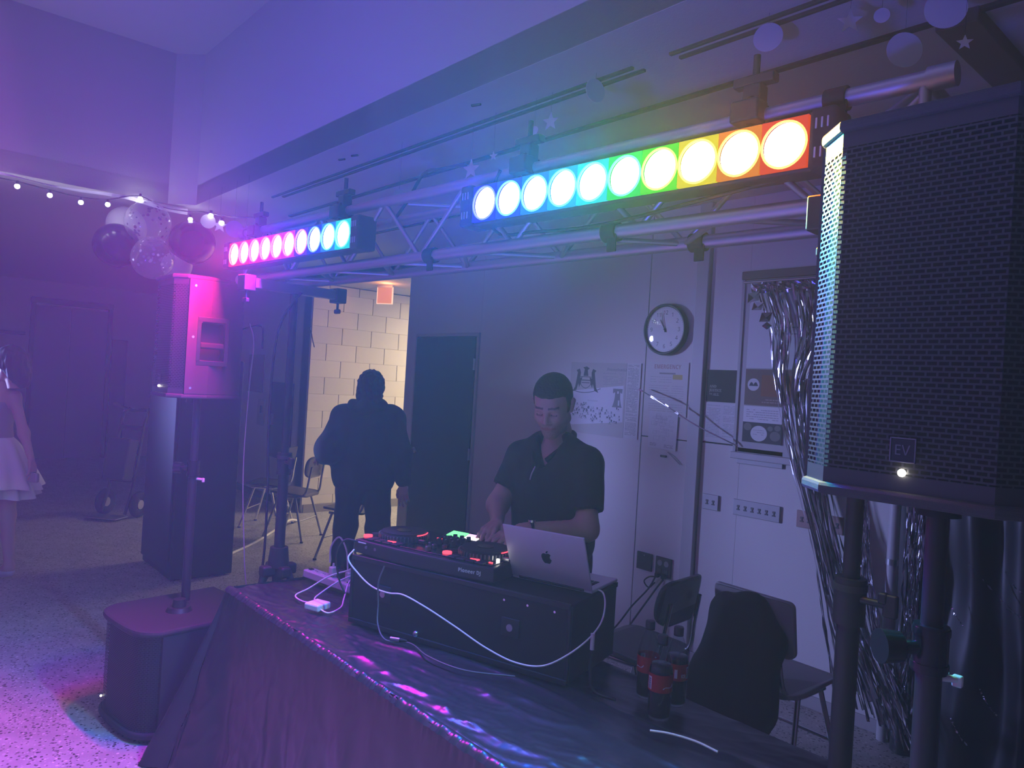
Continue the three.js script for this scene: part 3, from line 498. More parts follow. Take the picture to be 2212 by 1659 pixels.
{ // cables and small things on the table
  single('laptop_charger', box(0.075, 0.028, 0.075, 0.008, 3), m.white, 'white square laptop charger brick near the table’s left end', 'charger', [-2.665, TH + 0.022, -1.395], [0, 0.35, 0]);
  const w = 0.0032;
  single('charger_cable', tube([[-2.70, TH + 0.022, -1.40], [-2.77, TH + 0.012, -1.385], [-2.87, TH + 0.01, -1.40], [-2.90, TH + 0.02, -1.47], [-2.87, TH + 0.07, -1.55], [-2.82, TH + 0.10, -1.62]], w), m.cable, 'white cable looping left from the charger brick to the power strip', 'cable');
  single('charger_cable', tube([[-2.69, TH + 0.022, -1.43], [-2.78, TH + 0.012, -1.44], [-2.82, TH + 0.02, -1.49], [-2.81, TH + 0.06, -1.56], [-2.78, TH + 0.09, -1.62]], w), m.cable, 'inner white cable loop between charger and power strip', 'cable');
  single('charger_cable', tube([[-2.63, TH + 0.02, -1.385], [-2.59, TH + 0.012, -1.40], [-2.62, TH + 0.012, -1.47], [-2.70, TH + 0.02, -1.53], [-2.76, TH + 0.06, -1.58], [-2.80, TH + 0.07, -1.62]], w), m.cable, 'white cable curling right of the charger brick', 'cable');
  single('charging_lead', tube([G(-0.01, 1.012, -0.02), G(-0.008, 0.985, 0.012), G(0.05, 0.935, 0.012), G(0.12, 0.90, 0.01), G(0.20, 0.893, 0.01), G(0.26, 0.90, 0.01), G(0.36, 0.88, 0.01), G(0.5, 0.84, 0.012), G(0.64, 0.80, 0.02), G(0.76, 0.785, 0.03), G(0.86, 0.80, 0.035), G(0.94, 0.85, 0.03), G(1.0, 0.91, 0.0), G(1.015, 0.95, -0.05), G(0.99, 0.99, -0.13), G(0.95, 1.006, -0.19), G(0.928, 1.006, -0.20)], 0.003, 160), m.cable, 'long white lead draped across the road case to the laptop', 'cable');
  { const t = thing('adapter_lead', 'short white plug end with a black lead hanging right of the laptop', 'cable', [0, 0, 0]); mesh('plug_end', rod(G(1.008, 0.925, -0.01), G(1.008, 0.875, -0.01), 0.007), m.white, t); mesh('lead', tube([G(1.008, 0.88, -0.01), G(1.01, 0.82, 0.0), G(1.03, 0.76, 0.01), G(1.1, TH + 0.008, 0.0)], 0.005), m.cableBlack, t); }
  single('audio_cable', tube([G(0.18, 0.99, 0.02), G(0.165, 0.93, 0.03), G(0.17, 0.85, 0.03), G(0.19, 0.79, 0.05), G(0.25, TH + 0.012, 0.075), G(0.34, TH + 0.014, 0.05), G(0.46, TH + 0.012, 0.10), G(0.62, TH + 0.012, 0.12), G(0.78, TH + 0.014, 0.06)], 0.003, 90), M([0.10, 0.10, 0.11], 0.4), 'thin dark cable hanging over the front of the road case', 'cable');
  { const t = thing('cable_plug', 'small silver plug lying on the table cover before the road case', 'plug', G(0.285, TH + 0.018, 0.062), 0.6); mesh('shell', cyl(0.008, 0.008, 0.035, 14).rotateZ(Math.PI / 2), m.chrome, t); mesh('boot', cyl(0.008, 0.004, 0.03, 14).rotateZ(Math.PI / 2), m.rubber, t, [0.03, 0, 0]); }
  single('audio_cable', tube([G(0.02, 1.045, -0.02), G(-0.03, 1.05, 0.01), G(-0.05, 1.0, 0.03), G(-0.04, 0.9, 0.02), G(-0.01, 0.85, 0.015)], 0.0035), m.cableBlack, 'black cable looping out of the controller’s left end', 'cable');
  const t = thing('power_strip', 'white power strip with plugs at the back left of the table', 'power strip', [-2.96, TH + 0.006, -1.605], 0.15);
  const al = M([0.66, 0.66, 0.68], 0.45);
  mesh('strip_body', box(0.34, 0.035, 0.055, 0.006), al, t, [0, 0.018, 0]);
  for (let i = 0; i < 5; i++) { const o = mesh('outlet', box(0.03, 0.003, 0.034, 0.002), m.white, t, [-0.1 + i * 0.058, 0.036, 0]); mesh('outlet_slot', box(0.003, 0.001, 0.008, 0.0003), m.dark, o, [0.006, 0.002, 0.004]); mesh('outlet_slot', box(0.003, 0.001, 0.008, 0.0003), m.dark, o, [-0.006, 0.002, 0.004]); }
  mesh('switch', box(0.02, 0.008, 0.02, 0.003), m.black, t, [-0.145, 0.036, 0]);
  const plug = (label, x, mat) => { const p = V(-0.1 + x * 0.058, 0.042, 0).applyAxisAngle(V(0, 1, 0), 0.15).add(t.position); const q = thing('plug', label, 'plug', p.toArray(), 0.15); mesh('plug_body', box(0.03, 0.04, 0.032, 0.006), mat, q, [0, 0.02, 0]); mesh('cord_boot', rod([0, 0.038, 0], [0, 0.055, 0], 0.006, 0.004), mat, q); };
  plug('white plug in the right end of the power strip', 4, m.white); plug('white plug in the middle of the power strip', 2, m.white); plug('black plug on the power strip beside the white one', 3, m.black);
  single('mains_cable', tube([[-2.975, TH + 0.10, -1.605], [-2.98, TH + 0.17, -1.61], [-2.95, TH + 0.215, -1.63], [-2.90, TH + 0.17, -1.64], [-2.86, TH + 0.10, -1.63], [-2.84, TH + 0.06, -1.62]], 0.004), al, 'grey cord arching up over the power strip', 'cable');
  single('mains_cable', tube([[-3.13, TH + 0.02, -1.58], [-3.155, TH + 0.012, -1.575], [-3.175, TH - 0.05, -1.58], [-3.2, 0.4, -1.7], [-3.2, 0.012, -1.85]], 0.004), M([0.6, 0.6, 0.58], 0.5), 'pale cord leaving the power strip over the table’s left end', 'cable');
  single('drinking_straw', tube([[-1.235, TH + 0.016, -1.665], [-1.19, TH + 0.019, -1.69], [-1.12, TH + 0.018, -1.715], [-1.058, TH + 0.014, -1.722]], 0.0035), m.white, 'white bent straw lying on the table cover', 'straw');
}
{ // soda bottles
  const glassM = new THREE.MeshPhysicalMaterial({ color: new THREE.Color().setRGB(0.9, 0.95, 0.95), roughness: 0.06, transmission: 1, thickness: 0, ior: 1.45 });
  const liquid = M([0.012, 0.007, 0.006], 0.12);
  const lab = canvasTex(512, 128, (g, w, h) => { g.fillStyle = '#b31224'; g.fillRect(0, 0, w, h); g.fillStyle = '#f0eef0'; g.fillRect(300, 18, 36, 92); g.fillStyle = '#333'; for (let i = 0; i < 22; i++) g.fillRect(306, 24 + i * 3.8, 24, 1 + (i * 7) % 3); g.strokeStyle = '#f4f0f0'; g.lineWidth = 4; g.beginPath(); g.arc(272, 74, 9, 0, 7); g.stroke(); g.strokeRect(258, 60, 28, 28); g.fillStyle = '#f4f0f0'; g.fillRect(205, 30, 22, 70); g.font = 'italic bold 40px serif'; g.fillStyle = '#f3eded'; for (const x of [40, 420]) { g.beginPath(); g.moveTo(x, 86); g.bezierCurveTo(x + 20, 40, x + 50, 100, x + 80, 50); g.lineWidth = 7; g.stroke(); } });
  const lm = M([1, 1, 1], 0.4, 0, { map: lab });
  const prof = [[0.001, 0.004], [0.028, 0.002], [0.032, 0.012], [0.033, 0.04], [0.0325, 0.075], [0.0335, 0.08], [0.0335, 0.135], [0.0325, 0.142], [0.031, 0.155], [0.024, 0.182], [0.0145, 0.205], [0.0125, 0.215], [0.0125, 0.222]];
  for (const [label, x, z, level, s, turn] of [
    ['front soda bottle, nearly full of cola, with a white barcode on its red label', -1.288, -1.772, 0.155, 1.02, 2.0],
    ['back left soda bottle, half empty above its red label', -1.402, -1.86, 0.09, 1.0, 0.4],
    ['back right soda bottle between the other bottles and the chair with the jacket', -1.318, -1.89, 0.15, 1.0, 4.2]]) {
    const t = thing('soda_bottle', label, 'bottle', [x, TH + 0.003, z], turn, 'soda bottles on the table'); t.scale.setScalar(s);
    mesh('bottle_wall', lathe(prof), glassM, t);
    const lp = [[0.001, 0.006]]; for (const [r, y] of prof) if (y > 0.006 && y < level) lp.push([r - 0.0016, y]); lp.push([Math.min(0.0305, 0.033 - Math.max(0, level - 0.142) * 0.45), level], [0.001, level]);
    mesh('cola', lathe(lp), liquid, t);
    mesh('wrap_label', lathe([[0.0341, 0.083], [0.0343, 0.1], [0.0341, 0.132]]), lm, t);
    const c = mesh('cap', lathe([[0.001, 0.236], [0.013, 0.236], [0.0148, 0.233], [0.0148, 0.216], [0.0142, 0.214]]), M([0.05, 0.05, 0.055], 0.4), t); mesh('cap_ring', cyl(0.0146, 0.0146, 0.004, 24), m.black, c, [0, 0.2115, 0]);
  }
}
// ------------------------------------------------------------------ things on the walls
const WZ = ZB + 0.001;
{ // clock
  const t = thing('wall_clock', 'round wall clock above the notices on the narrow panel', 'clock', [-3.018, 2.10, WZ]);
  const rim = lathe([[0.148, 0.0], [0.168, 0.0], [0.172, 0.02], [0.168, 0.042], [0.158, 0.046], [0.150, 0.036]], 56).rotateX(Math.PI / 2);
  mesh('rim', rim, M([0.06, 0.065, 0.065], 0.4), t);
  const dial = canvasTex(512, 512, (g) => { g.fillStyle = '#cfd3d4'; g.fillRect(0, 0, 512, 512); g.fillStyle = '#2d3438'; g.font = '62px sans-serif'; g.textAlign = 'center'; g.textBaseline = 'middle'; for (let i = 1; i <= 12; i++) { const a = i / 12 * Math.PI * 2; g.fillText(String(i), 256 + Math.sin(a) * 186, 256 - Math.cos(a) * 186); } for (let i = 0; i < 60; i++) { const a = i / 60 * Math.PI * 2; g.fillRect(256 + Math.sin(a) * 236 - 2, 256 - Math.cos(a) * 236 - 2, 4, 4); } });
  mesh('dial', new THREE.CircleGeometry(0.153, 48), M([1, 1, 1], 0.5, 0, { map: dial }), t, [0, 0, 0.03]);
  const hand = (n, l, w, a, z) => mesh(n, extrude([[-w, -0.02], [w, -0.02], [w * 0.6, l], [-w * 0.6, l]], 0.001, 0), m.black, t, [0, 0, z], [0, 0, -a]);
  hand('hour_hand', 0.075, 0.004, 10.96 / 12 * Math.PI * 2, 0.033); hand('minute_hand', 0.115, 0.003, 57.5 / 60 * Math.PI * 2, 0.036); mesh('hub', cyl(0.006, 0.006, 0.008, 16).rotateX(Math.PI / 2), m.black, t, [0, 0, 0.036]);
  mesh('glass', lathe([[0.001, 0.052], [0.08, 0.050], [0.152, 0.04]], 48).rotateX(Math.PI / 2), new THREE.MeshPhysicalMaterial({ color: 0xffffff, roughness: 0.03, transmission: 1, thickness: 0, ior: 1.5 }), t);
}
function sheet(name, label, cat, x0, x1, y0, y1, tex, z = WZ + 0.004, tilt = 0) {
  const t = thing(name, label, cat, [(x0 + x1) / 2, (y0 + y1) / 2, z]); t.rotation.z = tilt;
  mesh('paper', box(x1 - x0, y1 - y0, 0.0016, 0.0005), m.white, t); mesh('print', new THREE.PlaneGeometry(x1 - x0 - 0.001, y1 - y0 - 0.001), M([1, 1, 1], 0.7, 0, { map: tex }), t, [0, 0, 0.0012]); return t;
}
const lines = (g, x, y, w, n, step, col, h = 2) => { g.fillStyle = col; for (let i = 0; i < n; i++) { let q = x; while (q < x + w - 6) { const l = Math.min(rr(8, 34), x + w - q); if (rnd() < 0.9) g.fillRect(q, y + i * step, l, h); q += l + 5; } if (rnd() < 0.12) i++; } };
const state = canvasTex(1024, 832, (g, w, h) => { // pictorial state poster: arms, bell, map with dots, side column of text
  g.fillStyle = '#b2b3ae'; g.fillRect(0, 0, w, h); g.fillStyle = '#cdd0d6'; g.beginPath(); g.moveTo(0, 345); g.lineTo(800, 250); g.lineTo(810, 660); g.lineTo(60, 745); g.lineTo(0, 730); g.fill();
  const dk = '#3f4a52'; g.strokeStyle = dk; g.fillStyle = dk; g.lineWidth = 7;
  const horse = (x, f) => { g.beginPath(); g.moveTo(x, 290); g.lineTo(x + f * 30, 120); g.lineTo(x + f * 8, 95); g.lineTo(x + f * 58, 75); g.lineTo(x + f * 78, 120); g.lineTo(x + f * 70, 190); g.lineTo(x + f * 105, 175); g.lineTo(x + f * 82, 250); g.lineTo(x + f * 60, 300); g.lineTo(x + f * 48, 250); g.lineTo(x + f * 20, 330); g.lineTo(x - f * 40, 350); g.fill(); };
  horse(80, 1); horse(400, -1); g.beginPath(); g.moveTo(160, 170); g.lineTo(320, 170); g.lineTo(316, 260); g.quadraticCurveTo(240, 345, 164, 260); g.closePath(); g.stroke(); g.fillRect(175, 205, 130, 10); g.fillRect(178, 235, 122, 9);
  g.beginPath(); g.moveTo(200, 160); g.lineTo(215, 80); g.lineTo(190, 60); g.lineTo(245, 48); g.lineTo(290, 70); g.lineTo(262, 90); g.lineTo(275, 160); g.fill(); g.beginPath(); g.moveTo(40, 330); g.quadraticCurveTo(240, 395, 470, 300); g.stroke();
  g.font = 'italic 44px serif'; g.globalAlpha = 0.6; g.fillText('Pennsylvania', 545, 90); g.globalAlpha = 1; lines(g, 500, 120, 290, 8, 18, '#7f8488', 3); g.globalAlpha = 0.7; g.font = '26px sans-serif'; g.fillText('Pennsylvania', 285, 452); g.globalAlpha = 1;
  g.beginPath(); g.moveTo(655, 290); g.lineTo(790, 290); g.lineTo(785, 345); g.lineTo(760, 330); g.quadraticCurveTo(752, 420, 790, 500); g.lineTo(650, 500); g.quadraticCurveTo(690, 420, 685, 330); g.lineTo(655, 345); g.fill(); g.fillStyle = '#cdd0d6'; g.fillRect(715, 318, 22, 28); g.fillRect(733, 420, 20, 60); g.fillStyle = dk; g.fillRect(715, 500, 14, 24);
  for (let i = 0; i < 95; i++) { const cx = rnd() < 0.45 ? rr(60, 320) : rr(330, 770), cy = cx < 320 ? rr(470, 650) : rr(520, 690); g.beginPath(); g.ellipse(cx, cy, rr(4, 13), rr(5, 14), 0, 0, 7); g.globalAlpha = rr(0.4, 1); g.fill(); g.globalAlpha = 0.5; g.fillRect(cx - 20, cy + 14, 40, 3); } g.globalAlpha = 1;
  g.fillStyle = '#c4c5c4'; g.fillRect(830, 0, 194, h); lines(g, 850, 20, 150, 66, 12, '#6d7277', 4); g.fillStyle = '#6d7277'; g.fillRect(828, 0, 4, h);
});
sheet('state_poster', 'wide state poster with coat of arms, bell and dotted map behind the DJ', 'poster', -3.878, -3.216, 1.352, 1.872, state);
const emer = canvasTex(384, 512, (g, w, h) => { g.fillStyle = '#c2c3c0'; g.fillRect(0, 0, w, h); g.fillStyle = '#a58a84'; g.font = 'bold 56px sans-serif'; g.textAlign = 'center'; g.fillText('EMERGENCY', w / 2, 62, 250); g.fillStyle = '#8d8e86'; g.fillRect(120, 100, 150, 14); g.fillStyle = '#b3ac6c'; g.fillRect(246, 116, 88, 46); lines(g, 36, 140, 200, 3, 24, '#a3a4a2', 4); lines(g, 30, 225, 320, 12, 22, '#a5a6a4', 4); });
sheet('notice', 'emergency notice below the wall clock', 'notice', -3.165, -2.83, 1.53, 1.885, emer);
const plan2 = canvasTex(256, 384, (g, w, h) => { g.fillStyle = '#c4c6c8'; g.fillRect(0, 0, w, h); g.strokeStyle = '#a0a4a8'; g.lineWidth = 2; for (let i = 0; i < 34; i++) { const x = rr(20, 190), y = rr(20, 280); g.strokeRect(x, y, rr(12, 50), rr(10, 44)); } lines(g, 20, 330, 60, 3, 12, '#6d7075', 4); lines(g, 150, 335, 80, 3, 12, '#6d7075', 4); });
sheet('floor_plan', 'floor plan sheet taped low on the narrow wall panel', 'notice', -3.12, -2.89, 1.31, 1.555, plan2, WZ + 0.007, -0.02);
const jus = canvasTex(512, 384, (g, w, h) => { g.fillStyle = '#1d2a2b'; g.fillRect(0, 0, w, h); g.fillStyle = '#8f9a98'; g.font = 'bold 44px serif'; g.fillText('AND', 44, 215); g.fillText('JUSTICE', 44, 262); g.font = 'bold 22px serif'; g.fillText('FOR', 44, 300); g.font = 'bold 44px serif'; g.fillText('ALL', 100, 310); });
sheet('justice_poster', 'small black poster reading AND JUSTICE FOR ALL', 'poster', -2.688, -2.44, 1.645, 1.845, jus, WZ + 0.004);
const cols = canvasTex(384, 384, (g, w, h) => { g.fillStyle = '#c2c4c6'; g.fillRect(0, 0, w, h); lines(g, 24, 24, 150, 22, 15, '#9a9ea1', 5); lines(g, 210, 24, 150, 22, 15, '#9a9ea1', 5); });
sheet('text_sheet', 'two-column sheet of text under the black poster', 'notice', -2.69, -2.445, 1.40, 1.64, cols);
{ // bulletin board with papers
  const t = thing('bulletin_board', 'grey bulletin board behind the silver foil curtain', 'board', [-1.95, 1.88, WZ]);
  mesh('cork', box(1.0, 1.05, 0.012, 0.002), M([0.43, 0.43, 0.43], 0.85), t, [0, 0, 0.006]);
  const fr = M([0.33, 0.33, 0.33], 0.5);
  for (const s of [-1, 1]) mesh('frame_side', box(0.022, 1.09, 0.02, 0.003), fr, t, [s * 0.51, 0, 0.01]); mesh('frame_top', box(1.04, 0.05, 0.03, 0.004), M([0.12, 0.12, 0.11], 0.6), t, [0, 0.535, 0.015]);
  mesh('tray', box(1.04, 0.04, 0.05, 0.006), m.trim, t, [0, -0.545, 0.025]);
  const bl = canvasTex(256, 384, (g, w, h) => { g.fillStyle = '#c6c8c8'; g.fillRect(0, 0, w, h); lines(g, 120, 190, 110, 2, 30, '#8e9092', 6); });
  sheet('blank_paper', 'large pale sheet on the bulletin board behind the curtain', 'notice', -2.41, -2.05, 1.86, 2.34, bl, WZ + 0.02);
  const or = canvasTex(384, 256, (g, w, h) => { g.fillStyle = '#6d6157'; g.fillRect(0, 0, w, h); g.fillStyle = '#7f5b40'; g.fillRect(120, 40, 264, 150); g.fillStyle = '#c3c6c6'; g.beginPath(); g.arc(62, 110, 44, 0, 7); g.fill(); g.fillStyle = '#3d4246'; g.beginPath(); g.moveTo(30, 120); g.quadraticCurveTo(45, 70, 62, 112); g.quadraticCurveTo(80, 70, 96, 120); g.fill(); lines(g, 130, 210, 200, 2, 18, '#9a8f86', 7); });
  sheet('event_flyer', 'brown flyer with a round white emblem on the bulletin board', 'notice', -2.41, -2.07, 1.64, 1.855, or, WZ + 0.02);
  const lo = canvasTex(384, 384, (g, w, h) => { g.fillStyle = '#cccecf'; g.fillRect(0, 0, w, 170); lines(g, 30, 36, 320, 5, 24, '#8a8d8f', 6); g.fillStyle = '#3c4242'; g.fillRect(0, 170, w, 214); g.fillStyle = '#c6c9c8'; g.beginPath(); g.arc(165, 285, 82, 0, 7); g.fill(); lines(g, 110, 250, 110, 4, 22, '#8a8d8f', 5); g.fillStyle = '#9b9c92'; for (const [x, y, r] of [[275, 225, 26], [345, 215, 30], [50, 220, 40], [325, 300, 50]]) { g.globalAlpha = 0.5; g.beginPath(); g.arc(x, y, r, 0, 7); g.fill(); } g.globalAlpha = 1; });
  sheet('holiday_flyer', 'flyer with white circles on dark ground, low on the bulletin board', 'notice', -2.41, -2.16, 1.42, 1.635, lo, WZ + 0.02);
}
function plate(label, x0, x1, y0, y1, n, mat) {
  const w = x1 - x0, h = y1 - y0, t = thing('outlet_plate', label, 'outlet', [(x0 + x1) / 2, (y0 + y1) / 2, WZ], 0, 'outlet plates on the wall');
  mesh('plate', box(w, h, 0.012, 0.004), mat, t, [0, 0, 0.006]); const mk = M([0.10, 0.10, 0.10], 0.6);
  for (let i = 0; i < n; i++) { const x = (i - (n - 1) / 2) * (w / (n + 0.6)); mesh('socket', join([box(0.018, 0.012, 0.004, 0.003).translate(0, 0.008, 0), box(0.010, 0.012, 0.004, 0.002).translate(0.001, -0.003, 0), box(0.022, 0.008, 0.004, 0.002).translate(0, -0.012, 0)]), mk, t, [x, 0, 0.0125]); }
}
const steelP = M([0.33, 0.33, 0.34], 0.5, 0.3);
plate('steel plate with six sockets directly below the bulletin board', -2.444, -2.146, 1.285, 1.385, 6, steelP);
plate('small steel plate with two sockets beside the wall post', -2.667, -2.552, 0.975, 1.07, 2, steelP);
plate('long steel plate with six sockets low on the wall', -2.45, -2.145, 0.975, 1.07, 6, steelP);
plate('reddish brown plate with sockets partly behind the foil curtain', -2.045, -1.78, 0.975, 1.07, 6, M([0.30, 0.2, 0.19], 0.5, 0.2));
{
  const p = thing('blank_outlet', 'blank black wall plate left of the black double outlet', 'outlet', [-3.09, 0.55, WZ]); mesh('plate', box(0.125, 0.115, 0.012, 0.003), m.black, p, [0, 0, 0.006]); mesh('screw', cyl(0.003, 0.003, 0.002, 10).rotateX(Math.PI / 2), m.steel, p, [0, 0.04, 0.0125]);
  const q = thing('double_outlet', 'black double outlet with two round faces and cables', 'outlet', [-2.933, 0.545, WZ]); mesh('plate', box(0.125, 0.125, 0.012, 0.003), m.black, q, [0, 0, 0.006]);
  for (const x of [-0.026, 0.026]) { mesh('outlet_face', cyl(0.019, 0.019, 0.004, 24).rotateX(Math.PI / 2), M([0.22, 0.23, 0.24], 0.4), q, [x, 0.024, 0.013]); mesh('lower_face', box(0.032, 0.03, 0.004, 0.004), M([0.05, 0.05, 0.055], 0.4), q, [x, -0.026, 0.013]); }
  for (const x of [-0.03, 0.02]) { const g2 = thing('plug', x < 0 ? 'left black plug in the double outlet' : 'right black plug in the double outlet', 'plug', [-2.933 + x, 0.49, WZ + 0.028]); mesh('plug_body', box(0.028, 0.03, 0.03, 0.006), m.rubber, g2); }
  single('wall_cable', tube([[-2.97, 0.475, ZB + 0.04], [-3.0, 0.40, ZB + 0.06], [-3.1, 0.26, ZB + 0.1], [-3.17, 0.12, ZB + 0.16], [-3.2, 0.02, ZB + 0.3], [-3.0, 0.012, -3.3], [-2.7, 0.012, -2.7]], 0.006), m.cableBlack, 'left of two black cables hanging from the outlet to the floor', 'cable');
  single('wall_cable', tube([[-2.905, 0.475, ZB + 0.04], [-2.93, 0.42, ZB + 0.07], [-3.02, 0.24, ZB + 0.13], [-3.07, 0.1, ZB + 0.22], [-3.08, 0.015, ZB + 0.4], [-2.85, 0.012, -3.2], [-2.5, 0.012, -2.8]], 0.006), m.cableBlack, 'right of two black cables hanging from the outlet to the floor', 'cable');
  single('wall_cable', tube([[-2.95, 0.48, ZB + 0.035], [-3.01, 0.47, ZB + 0.05], [-3.05, 0.43, ZB + 0.05], [-3.01, 0.40, ZB + 0.05], [-2.97, 0.44, ZB + 0.04]], 0.005), m.cableBlack, 'small black cable loop between the two wall plates', 'cable');
  const mk = thing('wall_clip', 'short black clip on the narrow wall panel below the floor plan', 'clip', [-2.99, 1.265, WZ + 0.004]); mesh('clip', box(0.048, 0.014, 0.008, 0.003), m.black, mk);
  single('hanging_tape', tube([[-2.955, 1.295, WZ + 0.006], [-2.91, 1.27, WZ + 0.012], [-2.85, 1.225, WZ + 0.008]], 0.003), M([0.25, 0.25, 0.26], 0.6), 'thin strip of tape hanging slantwise under the floor plan', 'tape');
  // thin tinsel line from the narrow panel to the board
  single('tinsel_line', tube([[-3.18, 1.70, ZB + 0.06], [-3.05, 1.655, ZB + 0.1], [-2.86, 1.58, ZB + 0.12], [-2.7, 1.50, ZB + 0.1], [-2.5, 1.42, ZB + 0.06], [-2.43, 1.39, ZB + 0.03]], 0.0045, 60, 5), m.chrome, 'thin silver tinsel line strung across the notices', 'tinsel');
  for (const [x, y, zz] of [[-3.15, 1.69, 0.08], [-3.03, 1.648, 0.105], [-3.0, 1.638, 0.11], [-2.9, 1.6, 0.12], [-2.82, 1.56, 0.12]]) { const f = thing('foil_flake', 'small foil flake on the tinsel line across the notices', 'tinsel', [x, y, ZB + zz], rr(-0.4, 0.4), 'foil flakes on the tinsel line'); mesh('flake', box(0.03, 0.012, 0.002, 0.0005), m.chrome, f); f.rotation.z = -0.4; }
}
{ // wall to the left of the opening
  const wz = ZB + 0.004, gy = M([0.35, 0.34, 0.33], 0.6);
  const a = thing('thermostat', 'pale thermostat on the wall left of the opening', 'thermostat', [-9.5, 1.11, wz]); mesh('case', box(0.22, 0.34, 0.03, 0.008), M([0.42, 0.41, 0.4], 0.5), a); mesh('dial', box(0.05, 0.1, 0.012, 0.003), m.dark, a, [0.02, 0.04, 0.018]);
  const b = thing('wall_notice', 'brownish framed notice high on the wall left of the opening', 'notice', [-9.75, 1.62, wz]); mesh('panel', box(0.5, 0.5, 0.015, 0.003), M([0.24, 0.16, 0.13], 0.6), b);
  const c = thing('door_panel', 'dark panel on the wall beside the left truss stand', 'panel', [-8.86, 1.05, wz + 0.014]); mesh('panel', box(0.6, 0.95, 0.03, 0.005), m.doorDark, c); mesh('handle', box(0.03, 0.14, 0.03, 0.005), m.steel, c, [-0.2, 0, 0.03]);
  single('conduit', tube([[-10.4, 2.2, wz + 0.01], [-9.9, 2.25, wz + 0.012], [-9.62, 2.245, wz + 0.012], [-9.58, 2.2, wz + 0.012], [-9.57, 1.95, wz + 0.012]], 0.012), m.groove, 'bent dark conduit on the wall left of the opening', 'conduit');
  single('loose_wire', tube([[-8.23, 2.22, -3.998], [-8.19, 2.2, -3.97], [-8.12, 2.14, -3.96], [-8.06, 2.03, -3.96], [-8.04, 1.97, -3.97]], 0.006), m.cableBlack, 'short loose wire sticking out at the edge of the opening', 'cable');
  single('extension_cord', tube([[-6.3, 0.012, -2.3], [-6.57, 0.012, -2.56], [-6.85, 0.012, -2.86], [-7.1, 0.012, -3.09], [-7.25, 0.012, -3.22], [-7.47, 0.02, -3.42], [-7.55, 0.06, -3.55], [-7.75, 0.012, -3.75]], 0.013), m.cable, 'white cord running along the floor towards the opening', 'cable');
}
// ------------------------------------------------------------------ foil curtains at the right
const foil = M([0.5, 0.49, 0.53], 0.2, 1, { side: THREE.DoubleSide });
function strand(pts, w, twist = 0) { // thin ribbon with kinks
  const c = new THREE.CatmullRomCurve3(pts.map(A)), n = 34, pos = [], idx = []; let a = rr(0, 6);
  for (let i = 0; i <= n; i++) { const p = c.getPoint(i / n); a += rr(-0.9, 0.9); const k = w * rr(0.7, 1.15), dx = Math.cos(a) * k, dz = Math.sin(a) * k; pos.push(p.x - dx + rr(-1, 1) * 0.003, p.y, p.z - dz, p.x + dx + rr(-1, 1) * 0.003, p.y + rr(-0.006, 0.006), p.z + dz); if (i) { const b = 2 * i; idx.push(b - 2, b - 1, b + 1, b - 2, b + 1, b); } }
  const g = new THREE.BufferGeometry(); g.setAttribute('position', new THREE.Float32BufferAttribute(pos, 3)); g.setIndex(idx); const q = g.toNonIndexed(); q.computeVertexNormals(); q.setAttribute('uv', new THREE.Float32BufferAttribute(new Float32Array(q.attributes.position.count * 2), 2)); return q;
}
